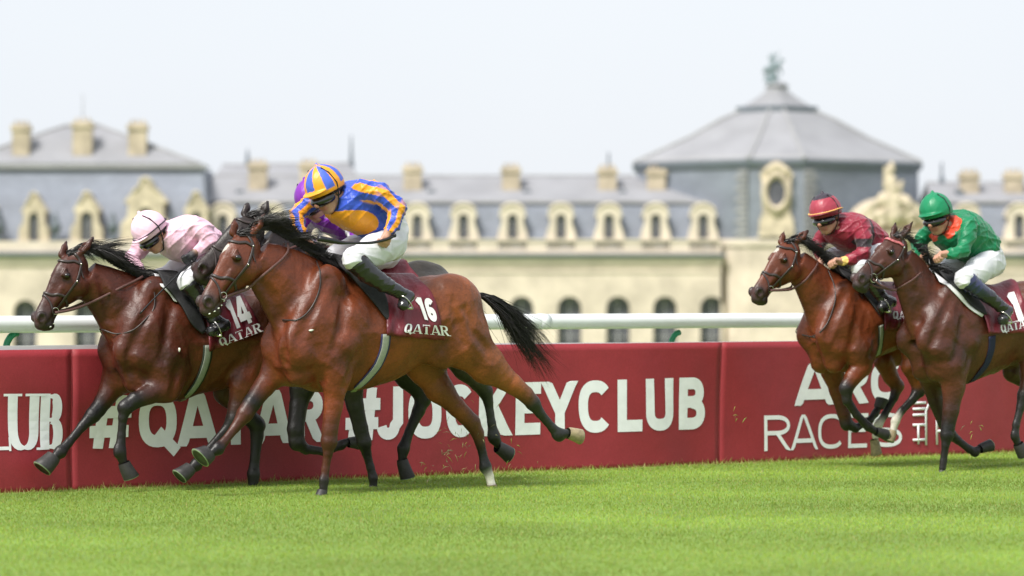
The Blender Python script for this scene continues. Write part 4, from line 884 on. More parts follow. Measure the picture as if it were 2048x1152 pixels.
H['red'] = dict(fr=frd, col=(.165, .037, .011), label='bay horse with a white star and white hind socks, under the rider in dark red', poll=(1577, 482), muzzle=(1503, 590), star=(.150, .036, .0, .026, 0),
    trunk=[((1640, 650), (1640, 700), .12), ((1655, 612), (1660, 728), .17), ((1685, 576), (1695, 744), .215), ((1715, 560), (1725, 730), .23), ((1765, 570), (1765, 710), .25), ((1810, 570), (1810, 692), .25), ((1850, 568), (1850, 690), .25), ((1885, 578), (1885, 695), .23), ((1912, 605), (1912, 690), .16), ((1930, 635), (1930, 670), .08)],
    neck=[((1710, 560), (1636, 690), .15), ((1683, 550), (1624, 655), .132), ((1650, 528), (1613, 620), .11), ((1617, 502), (1601, 588), .09), ((1592, 484), (1592, 568), .078)],
    legs=[[(1688, 645, .12, 50, 'B'), (1720, 700, .16, 34, 'B'), (1724, 732, .16, 22, 'B'), (1706, 754, .16, 16, 'B'), (1693, 776, .15, 13.5, 'K'), (1694, 800, .15, 11, 'K'), (1712, 828, .15, 9, 'K'), (1736, 853, .15, 10, 'K'), (1750, 862, .15, 8.5, 'K')],
          [(1655, 670, -.12, 40, 'B'), (1665, 742, -.15, 23, 'B'), (1675, 780, -.15, 16, 'B'), (1687, 825, -.14, 12.5, 'D'), (1693, 847, -.14, 12, 'K'), (1711, 856, -.14, 9, 'K'), (1740, 840, -.13, 8, 'K'), (1751, 826, -.13, 9, 'K'), (1757, 815, -.13, 8, 'K')],
          [(1868, 630, .12, 52, 'B'), (1835, 690, .16, 38, 'B'), (1822, 732, .16, 22, 'B'), (1836, 762, .15, 15, 'B'), (1838, 780, .15, 12.5, 'K'), (1826, 798, .15, 10, 'K'), (1803, 822, .15, 8.5, 'K'), (1791, 842, .15, 10, 'W'), (1786, 862, .15, 8.5, 'W')],
          [(1860, 640, -.12, 50, 'B'), (1800, 688, -.15, 36, 'B'), (1768, 722, -.15, 22, 'B'), (1780, 752, -.15, 15, 'B'), (1795, 772, -.14, 12.5, 'D'), (1788, 795, -.14, 10, 'K'), (1769, 830, -.14, 8.5, 'K'), (1757, 850, -.14, 10, 'W'), (1751, 872, -.14, 9, 'W')]],
    hooves=[((1756, 863), (1774, 866), .15, 12, dict(fwd=(-.2, 0, -1))), ((1758, 812), (1762, 796), -.13, 14, dict(fwd=(-1, 0, .3))), ((1785, 866), (1780, 884), .15, 12, dict(pale=True)), ((1750, 884), (1756, 907), -.14, 12, dict(pale=True))],
    ears=[((1596, 480), (1616, 462), .06), ((1562, 482), (1568, 464), -.055)],
    mass=[(1692, 590, 1655, 670, .12, 32, 28, .6), (1735, 640, 1724, 700, .15, 38, 26, .6), (1855, 620, 1850, 680, .14, 40, 32, .6), (1660, 690, 1668, 725, .08, 25, 22, .8)],
    groove=[(.009, (1690, 585), (1668, 630), (1655, 675)), (.008, (1750, 690), (1742, 710)), (.007, (1715, 620), (1708, 660), (1700, 690))], bulge=[(1680, 700, 20, .9)],
    crest=[(1583, 474), (1605, 483), (1635, 508), (1665, 535), (1690, 550)], nmane=800, mane=lambda t: ((.7, -.5 + .3 * t), (.75, .7), 48 - 12 * t), forelock=(-.9, .1),
    tail=((1922, 610), [(1990, 690), (1985, 715), (1970, 730)], (1950, 640)), ntail=200,
    rein=[(1575, 580), (1590, 575), (1612, 560), (1628, 540), (1636, 526)], martingale=[(1655, 540), (1668, 570), (1668, 610), (1655, 645), (1640, 665), (1618, 675)],
    cloth=([(1748, 572), (1760, 600), (1768, 630), (1766, 660)], [(1830, 572), (1840, 600), (1848, 630), (1850, 652)]),
    pad=([(1700, 560), (1722, 580), (1742, 605), (1756, 625)], [(1740, 572), (1756, 590), (1762, 610), (1764, 628)]),
    girth=([(1762, 650), (1762, 670), (1760, 690), (1756, 708)], [((.02, .03, .02), 1.0, 0), ((.34, .36, .30), .6, 0)], .034),
    text=[(run('QATAR', {'*': .85, 'A': .95}, .16), ((1786, 638), (1850, 636), (1850, 622), (1786, 622)), True, .24)])
H['green'] = dict(fr=fgr, col=(.086, .022, .010), label='dark bay horse with its nose stretched out, under the rider in green', poll=(1795, 472), muzzle=(1707, 560), browcol='brow', ring=.038,
    trunk=[((1845, 658), (1848, 730), .12), ((1860, 616), (1866, 760), .175), ((1893, 580), (1900, 776), .215), ((1925, 570), (1932, 768), .235), ((1980, 578), (1985, 747), .25), ((2030, 564), (2030, 728), .25), ((2075, 560), (2075, 716), .25), ((2105, 572), (2110, 715), .23), ((2135, 605), (2138, 705), .16), ((2155, 640), (2155, 685), .08)],
    neck=[((1905, 570), (1838, 700), .15), ((1880, 563), (1824, 665), .135), ((1856, 534), (1812, 625), .112), ((1832, 500), (1802, 590), .092), ((1808, 476), (1798, 562), .078)],
    legs=[[(1888, 655, .12, 54, 'B'), (1905, 730, .16, 36, 'B'), (1907, 772, .15, 24, 'B'), (1902, 820, .15, 16, 'D'), (1896, 855, .14, 13, 'K'), (1894, 870, .14, 13, 'K'), (1891, 890, .14, 9.5, 'K'), (1887, 922, .13, 8.5, 'K'), (1885, 936, .13, 9, 'K')],
          [(1858, 690, -.12, 42, 'B'), (1862, 752, -.15, 25, 'B'), (1872, 800, -.15, 16, 'D'), (1888, 845, -.14, 12, 'K'), (1898, 866, -.14, 12, 'K'), (1915, 880, -.14, 9, 'K'), (1938, 898, -.13, 8.5, 'K'), (1950, 904, -.13, 10, 'K'), (1958, 898, -.13, 8.5, 'K')],
          [(2095, 630, .12, 60, 'B'), (2080, 695, .16, 45, 'B'), (2066, 740, .16, 27, 'B'), (2056, 772, .16, 16, 'D'), (2048, 790, .15, 13, 'K'), (2041, 815, .15, 10, 'K'), (2032, 850, .15, 9, 'K'), (2030, 872, .15, 10, 'K'), (2036, 888, .15, 9, 'K')],
          [(2080, 650, -.12, 50, 'B'), (2030, 708, -.15, 36, 'B'), (2026, 742, -.15, 22, 'D'), (2060, 768, -.15, 14, 'K'), (2088, 790, -.14, 12, 'K'), (2105, 812, -.14, 9, 'K'), (2125, 850, -.14, 9, 'K'), (2135, 868, -.14, 10, 'K'), (2148, 872, -.14, 9, 'K')]],
    hooves=[((1885, 944), (1883, 958), .13, 11), ((1964, 895), (1981, 886), -.13, 13, dict(fwd=(-.3, 0, -1))), ((2038, 893), (2046, 914), .15, 15, dict(fwd=(-.7, 0, -.6))), ((2152, 874), (2170, 876), -.14, 15, dict(fwd=(-.2, 0, -1)))],
    ears=[((1806, 470), (1825, 444), .06), ((1786, 468), (1791, 446), -.05)],
    mass=[(1905, 595, 1858, 680, .12, 34, 30, .6), (1935, 650, 1912, 725, .15, 40, 28, .6), (2060, 620, 2060, 690, .14, 42, 34, .6), (1866, 700, 1874, 740, .08, 26, 24, .8)],
    groove=[(.009, (1900, 600), (1880, 645), (1864, 690)), (.008, (1945, 700), (1932, 740)), (.008, (1925, 640), (1915, 690), (1905, 720)), (.007, (1815, 540), (1825, 580), (1832, 640))], bulge=[(1885, 700, 22, .9), (1945, 690, 22, .9)],
    crest=[(1808, 468), (1835, 495), (1860, 530), (1885, 558), (1905, 568)], nmane=650, mane=lambda t: ((.75, -.35), (.9, .25), 16 + 40 * t), forelock=(-.6, .25),
    tail=((2140, 600), [(2230, 690), (2225, 715), (2205, 730)], (2175, 620)), ntail=150,
    rein=[(1765, 572), (1785, 580), (1805, 572), (1830, 556), (1842, 545)], reinw=.008,
    cloth=([(1940, 572), (1955, 600), (1968, 630), (1975, 668)], [(2035, 566), (2046, 600), (2056, 630), (2064, 664)]),
    pad=([(1905, 570), (1925, 590), (1942, 610), (1968, 628)], [(1930, 573), (1950, 592), (1966, 612), (1974, 630)]), white=([(1893, 570), (1912, 590), (1940, 618), (1964, 634)], [(1906, 571), (1926, 590), (1952, 612), (1970, 626)]),
    girth=([(1984, 672), (1982, 700), (1974, 725), (1960, 745), (1945, 762)], [((.012, .014, .05), 1.0, 0)], .034),
    text=[([('1', 0, .6)], ((2030, 645), (2052, 640), (2030, 583), (2012, 586)), False, .34), (run('QATAR', {'*': .85, 'A': .95}, .16), ((2004, 666), (2062, 652), (2060, 634), (2000, 650)), True, .24)])
for k_ in ('14', 'dark', '16', 'red', 'green'): build_horse(H[k_])
# ------------------------------------------------------------------ riders
SK = v3(.50, .27, .19); LIP = v3(.38, .13, .11)
class StripeCone(Cone):
    """limb sleeve with lengthwise stripes"""
    def set(s, c1, c2, n, ph=0.0): s.c1, s.c2, s.ns, s.ph = c1, c2, n, ph; return s
    def color(s, X, Y, Z):
        d = s.b - s.a; d = d / np.linalg.norm(d); r = v3(0, 1, 0) - d * d[1]; r /= np.linalg.norm(r); q = np.cross(d, r)
        P = np.stack([X, Y, Z], 1) - s.a; an = np.arctan2(P @ q, P @ r) / (2 * math.pi) + s.ph; m = (np.floor(an * s.ns) % 2 == 0)[:, None]
        return np.where(m, s.c1, s.c2)
def smooth_normal(fld, V):
    g = fld.grad(V); return g / (np.linalg.norm(g, axis=1)[:, None] + 1e-9)
def hand(fld, w, d, s_, c, k=1.0, add=True, col=None):
    d = d / np.linalg.norm(d); s_ = s_ - d * (s_ @ d); s_ /= np.linalg.norm(s_); c = c - d * (c @ d) - s_ * (c @ s_); c /= np.linalg.norm(c); col = SK if col is None else col
    fld.add(Cone(w, w + d * .045 * k, .024 * k, .028 * k, col=col), .012)
    for q in (-1.5, -.5, .5, 1.5): fld.add(Cone(w + d * .025 * k + s_ * q * .012 * k, w + d * .078 * k + s_ * q * .019 * k, .014 * k, .012 * k, col=col), .008)
    for i, q in enumerate((-1.5, -.5, .5, 1.5)):
        ln = (.026, .03, .028, .022)[i] * k; K = w + d * .078 * k + s_ * q * .020 * k; A = K + d * ln * .75 + c * ln * .7; B = A - d * ln * .25 + c * ln * .85; E = B - d * ln * .8 + c * ln * .1
        fld.add(Cone(K, A, .0112 * k, .0102 * k, col=col * 1.02), .004); fld.add(Cone(A, B, .0102 * k, .0095 * k, col=col), .003); fld.add(Cone(B, E, .0095 * k, .0085 * k, col=col * .95), .003)
    T0 = w + d * .022 * k - s_ * .024 * k + c * .008 * k; T1 = w + d * .055 * k - s_ * .042 * k + c * .022 * k; T2 = w + d * .082 * k - s_ * .030 * k + c * .038 * k
    fld.add(Cone(T0, T1, .015 * k, .012 * k, col=col), .008); fld.add(Cone(T1, T2, .0115 * k, .0095 * k, col=col), .004)
def build_rider(S):
    fr = S['fr']; pel = fr.q(*S['torso'][-3][0], 0); base = v3(pel[0], 0, pel[2] - .1)
    wl = fr.O + fr.d * base[0]; root = empty('person', (wl[0], wl[1], base[2]), fr.rz); tag(root, S['label'], 'person', 'riders racing on the horses')
    S['arms'] = [[(q[0], q[1], q[2], q[3] * .93) for q in A] for A in S['arms']]; S['legs'] = [[(q[0], q[1], q[2], q[3] * (.91 if i < 2 else 1)) for i, q in enumerate(A)] for A in S['legs']]
    def Q(*a): return fr.q(*a) - base
    def mp(x, v=0): return fr.mpp(x, v)
    tq = S['torso']; o = (Q(*tq[3][0], 0) + Q(*tq[3][1], 0))[[0, 2]] / 2
    e0 = (Q(*tq[0][0], 0) + Q(*tq[0][1], 0))[[0, 2]] / 2; e1 = (Q(*tq[-1][0], 0) + Q(*tq[-1][1], 0))[[0, 2]] / 2; e = (e0 - e1) / np.linalg.norm(e0 - e1); n = v3(-e[1], e[0])
    def stations(sub, infl=0.0):
        out = []
        for t, b, hw in sub:
            T = Q(*t, 0)[[0, 2]] - o; B = Q(*b, 0)[[0, 2]] - o; a_, b_ = sorted((T @ n, B @ n)); out.append(((T @ e + B @ e) / 2, b_ + infl, a_ - infl, hw + infl))
        out.sort()
        for i in range(1, len(out)):
            if out[i][0] - out[i - 1][0] < .015: out[i] = (out[i - 1][0] + .015,) + out[i][1:]
        return out
    allp = [Q(*q[:3]) for L_ in S['arms'] + S['legs'] for q in L_] + [Q(*t, 0) for t, b, h in tq] + [Q(*b, 0) for t, b, h in tq] + [Q(*S['head'], 0)]
    lo = np.min(allp, 0) - .18; hi = np.max(allp, 0) + .2; 
    lo[2] = min(lo[2], allp[-1][2] - .2)
    c = Q(*S['head'], S.get('hv', 0.0)); F_ = v3(*S['face']); F_ /= np.linalg.norm(F_); up = v3(*S.get('up', (0, 0, 1))); U_ = up - F_ * (up @ F_); U_ /= np.linalg.norm(U_); L_ = np.cross(U_, F_); R = np.stack([F_, L_, U_]); hk = S.get('hk', 1.08)
    def HT(f_, l_, u_): return c + (F_ * f_ + L_ * l_ + U_ * u_) * hk
    # --- skin body, one continuous surface
    b = Field(lo, hi, JVOX); tor = Loft(o, e, stations(tq, -.018), col=SK, k=.03); b.add(tor)
    nk = (Q(*tq[0][0], 0) + Q(*tq[0][1], 0)) / 2; b.add(Cone(nk, HT(-.03, 0, -.05), .058, .052, col=SK), .03)
    for A in S['arms'] + S['legs']:
        for p, q in zip(A[:-1], A[1:]): b.add(Cone(Q(*p[:3]), Q(*q[:3]), p[3] * mp(p[0]) * .78, q[3] * mp(q[0]) * .78, col=SK), .02)
    for A, hd in zip(S['arms'], S['hands']):
        w = Q(*A[-1][:3]); b.add(Cone(Q(*A[-2][:3]), w, .036, .025, col=SK), .015)
        hand(b, w, Q(*hd[0], A[-1][2]) - w, v3(*hd[1]), v3(*hd[2]), 1.05, col=(v3(*hd[3]) if len(hd) > 3 else None))
    b.add(Ell(HT(-.015, 0, .025), v3(.098, .078, .10) * hk, R, SK), .02); b.add(Ell(HT(.03, 0, -.045), v3(.062, .058, .075) * hk, R, SK), .03)
    b.add(Cone(HT(.05, 0, -.105), HT(.045, 0, -.095), .024 * hk, .026 * hk, col=SK), .02)
    for sg in (1, -1):
        b.add(Cone(HT(-.02, .055 * sg, -.06), HT(.045, .022 * sg, -.105), .018 * hk, .016 * hk, col=SK), .02)   # jaw line
        b.add(Ell(HT(.062, .040 * sg, -.035), v3(.022, .024, .018) * hk, R, SK * v3(1.08, .9, .88)), .015)         # cheekbone
        b.add(Ell(HT(.082, .030 * sg, .0), v3(.016, .018, .012) * hk, R), .01, 's')
        b.add(Ell(HT(-.012, .080 * sg, -.012), v3(.017, .008, .03) * hk, R, SK * v3(1.05, .85, .82)), .006)
        b.add(Ell(HT(.074, .031 * sg, .002), v3(.011, .011, .011) * hk, R, v3(.5, .5, .48)), .003); b.add(Ell(HT(.084, .031 * sg, .002), v3(.004, .005, .005) * hk, R, BLK), .002)
    b.add(Cone(HT(.088, 0, .01), HT(.118, 0, -.040), .011 * hk, .017 * hk, col=SK * v3(1.05, .9, .88)), .012); b.add(Ell(HT(.098, 0, -.038), v3(.014, .020, .010) * hk, R, SK), .008)
    b.add(Cone(HT(.083, -.022, -.070), HT(.083, .022, -.070), .009 * hk, .009 * hk, col=LIP), .006); b.add(Cone(HT(.078, -.018, -.083), HT(.078, .018, -.083), .009 * hk, .009 * hk, col=LIP), .006)
    b.add(Cone(HT(.094, -.019, -.0765), HT(.094, .019, -.0765), .0035 * hk, .0035 * hk), .004, 's')
    b.add(Ell(HT(.07, 0, .03), v3(.03, .058, .012) * hk, R, SK), .015)
    V, Fc = b.mesh(); mk('body', V, Fc, M['skin'], root, b.colors(V, .006))
    # --- hair at the nape
    hf = Field(c - .2, c + .2, JVOX); hf.add(Ell(HT(-.022, 0, .0), v3(.098, .083, .10) * hk, R, v3(.03, .02, .014))); hf.add(Ell(HT(.085, 0, -.05), v3(.11, .12, .13) * hk, R), .01, 's')
    V, Fc = hf.mesh(); mk('hair', V, Fc, M['hair'], root)
    # --- silks
    s = Field(lo, hi, JVOX); tl = Loft(o, e, stations(tq[:-2], .012), col=v3(*S['col']), k=.03, p=2.2)
    if 'tcol' in S: tl.cxyz = lambda X, Y, Z: S['tcol'](X + base[0], Y, Z + base[2])
    s.add(tl)
    for A in S['arms']:
        for i, (p, q) in enumerate(zip(A[:-1], A[1:])):
            Cn = StripeCone(Q(*p[:3]), Q(*q[:3]), p[3] * mp(p[0]), q[3] * mp(q[0]), col=v3(*S['col']))
            if i == len(A) - 2: Cn = StripeCone(Q(*p[:3]), Q(*p[:3]) * .25 + Q(*q[:3]) * .75, p[3] * mp(p[0]), q[3] * mp(q[0]) * 1.12, col=v3(*S['col']))
            if 'sleeve' in S: Cn.set(*[v3(*x) for x in S['sleeve'][:2]], S['sleeve'][2], S['sleeve'][3])
            else: Cn.set(v3(*S['col']), v3(*S['col']), 2)
            s.add(Cn, .035 if i == 0 else .02)
    s.add(Cone(nk, nk * .55 + HT(-.03, 0, -.05) * .45, .072, .064, col=v3(*S.get('collar', S['col']))), .02)
    V, Fc = s.mesh(); cc = s.colors(V, .004)
    for p_, r_, c_ in S.get('patches', []):
        q = Q(*p_); m = (((V - q) / np.array(r_)) ** 2).sum(1) < 1; cc[m] = v3(*c_)
    V = V + smooth_normal(s, V) * folds(V, .013, 36, 3)[:, None]; mk('silks', V, Fc, M['silk'], root, cc)
    # --- breeches
    br = Field(lo, hi, JVOX); wt = v3(.66, .66, .70); br.add(Loft(o, e, stations(tq[-3:], .002), col=wt, k=.03))
    for A in S['legs']:
        for i, (p, q) in enumerate(zip(A[:3], A[1:3])): br.add(Cone(Q(*p[:3]), Q(*q[:3]), p[3] * mp(p[0]), q[3] * mp(q[0]), fl=.8, col=wt), .04)
        p, q = A[2], A[3]; br.add(Cone(Q(*p[:3]), Q(*p[:3]) * .6 + Q(*q[:3]) * .4, p[3] * mp(p[0]), q[3] * mp(q[0]) * 1.02, col=wt), .02)
    V, Fc = br.mesh(); V = V + smooth_normal(br, V) * folds(V, .008, 34, 5, (.3, .3, .9))[:, None]; mk('breeches', V, Fc, M['breech'], root, br.colors(V))
    # --- boots
    sock = v3(*S.get('sock', (.015, .015, .017))); bc = v3(.016, .016, .018)
    for A in S['legs']:
        bf = Field(lo, hi, JVOX); p, q = A[2], A[3]; kn = Q(*p[:3]) * .72 + Q(*q[:3]) * .28
        bf.add(Cone(kn, Q(*q[:3]), p[3] * mp(p[0]) * 1.02, q[3] * mp(q[0]) * 1.04, col=sock), .01)
        for i in range(3, len(A) - 1):
            bf.add(Cone(Q(*A[i][:3]), Q(*A[i + 1][:3]), A[i][3] * mp(A[i][0]) * 1.05, A[i + 1][3] * mp(A[i + 1][0]) * 1.05, col=sock if i == 3 else bc, colb=bc), .012)
        V, Fc = bf.mesh(); V = V + smooth_normal(bf, V) * folds(V, .006, 60, 8, (-.6, .1, -.8))[:, None]; mk('boot', V, Fc, M['boot'], root, bf.colors(V, .004))
        # stirrup iron under the foot and its leather, part of the horse's tack
        h_, t_ = fr.q(*A[-2][:3]), fr.q(*A[-1][:3]); sg = 1 if A[-1][2] > 0 else -1; r_ = A[-1][3] * mp(A[-1][0])
        dirf = t_ - h_; dirf /= np.linalg.norm(dirf); m_ = t_ * .75 + h_ * .25; dn = v3(0, 0, -1) - dirf * (-dirf[2]); dn /= np.linalg.norm(dn); sd_ = np.cross(dirf, dn); w_ = r_ + .012
        st = MB(); U1 = [m_ + sd_ * w_ * math.cos(a) - dn * (r_ + .065) * math.sin(a) + dn * (r_ + .006) for a in np.linspace(0, math.pi, 12)]
        st.tube([Vector(x) for x in U1], .0045, 6); st.tube([Vector(U1[0]), Vector(U1[-1])], .010, 6)
        so = st.build('stirrup', M['metal'], fr.root, True)
        lt = MB(); topp = U1[6]; sp = v3(S['saddle'][0], .14 * sg, S['saddle'][1]) if 'saddle' in S else fr.q(A[2][0] + 30, A[2][1] + 18, .2 * sg)
        lt.tube([Vector(topp), Vector(topp * .5 + sp * .5 + v3(0, .015 * sg, 0)), Vector(sp)], .012, 6, flat=.25, up=[Vector((0, 1, 0))] * 3); lt.build('stirrup_leather', M['white'] if S.get('whiteleather') else M['black'], so, True)
    # --- helmet
    h = Field(c - .26, c + .26, .006); a1, a2 = v3(*S['hel'][0]), v3(*S['hel'][1]); ns = S['hel'][2]
    dome = Ell(HT(-.010, 0, .036), v3(.132, .114, .130) * hk, R, a1); h.add(dome)
    cut = Ell(HT(.01, 0, -.392), v3(.40, .40, .405) * hk, R); h.add(cut, .01, 's')
    brim = Ell(HT(.080, 0, .032), v3(.076, .090, .012) * hk, R, v3(*S['hel'][3])); h.add(brim, .012); h.add(Cone(HT(-.02, 0, .160), HT(-.02, 0, .172), .016, .012, col=v3(*S['hel'][3])), .01)
    V, Fc = h.mesh(); P = (V - c) @ R.T / hk; azi = np.arctan2(P[:, 1], P[:, 0] + .012) / (2 * math.pi); cc = np.tile(a1, (len(V), 1))
    if ns: cc[(np.floor(azi * ns + .5) % 2 == 0)] = a2
    br_ = (P[:, 0] > .085) & (P[:, 2] < .050) | (P[:, 2] < .028); cc[br_] = v3(*S['hel'][3])
    if 'heltop' in S: cc[(P[:, 2] > .135) & (P[:, 0] > -.2)] = v3(*S['heltop'])
    V = V + smooth_normal(h, V) * folds(V, .003, 50, 9, (.2, .9, .4))[:, None]; mk('helmet', V, Fc, M['helmet'], root, cc)
    if 'band' in S:
        bb = MB(); ring = [Vector(HT(-.010 + .138 * math.cos(a), .119 * math.sin(a), .040 - .02 * max(0, -math.cos(a)))) for a in np.linspace(0, 2 * math.pi, 40)]; bb.tube(ring, .008, 6, cap=False, flat=.6, up=[Vector(U_)] * 40, c=S['band']); bb.build('helmet_band', M['girth'], root, True, True)
    bb = MB()
    for sg in (1, -1): bb.tube([Vector(HT(-.01 + a, .119 * sg * w, u)) for a, w, u in ((.02, .45, .155), (.015, .8, .115), (.01, 1.0, .04), (.012, .83, -.02), (.022, .68, -.07), (.035, .38, -.125), (.038, 0.01, -.135))], .0045, 6)
    bb.build('chin_strap', M['black'], root, True)
    # --- goggles
    g = Field(c - .2, c + .2, .004); g.add(Ell(HT(.032, 0, -.028), v3(.098, .089, .044) * hk, R, BLK)); g.add(Ell(HT(-.075, 0, 0), v3(.115, .2, .2) * hk, R), .006, 's'); g.add(Ell(HT(.130, 0, -.078), v3(.035, .018, .024) * hk, R), .006, 's')
    V, Fc = g.mesh(); mk('goggles', V, Fc, M['goggle'], root)
    gs = MB(); gs.tube([Vector(HT(-.01 + .104 * math.cos(a), .088 * math.sin(a), -.012)) for a in np.linspace(.5, 2 * math.pi - .5, 30)], .009, 6, flat=.4, up=[Vector(R.T @ v3(math.cos(a), math.sin(a), 0)) for a in np.linspace(.5, 2 * math.pi - .5, 30)]); gs.build('goggle_strap', M['black'], root, True)
    return root
BLUE = (.035, .085, .52); ORG = (.82, .33, .015); PUR = (.20, .02, .36); PNK = (.77, .48, .60); RED = (.24, .016, .036); GRN = (.0, .165, .065)
def tc16(X, Y, Z):
    q = f16.q(708, 449, .16); m = ((X - q[0]) / .205) ** 2 + ((Z - q[2]) / .10) ** 2 < 1; return np.where(m[:, None], v3(*ORG), v3(*BLUE))
def tcdk(X, Y, Z):
    q = fdk.q(690, 455, .16); m = np.abs((X - q[0]) * .62 - (Z - q[2]) * .78) < .018; return np.where(m[:, None], v3(.75, .75, .78), v3(*PUR))
DN = (0, 0, -1)
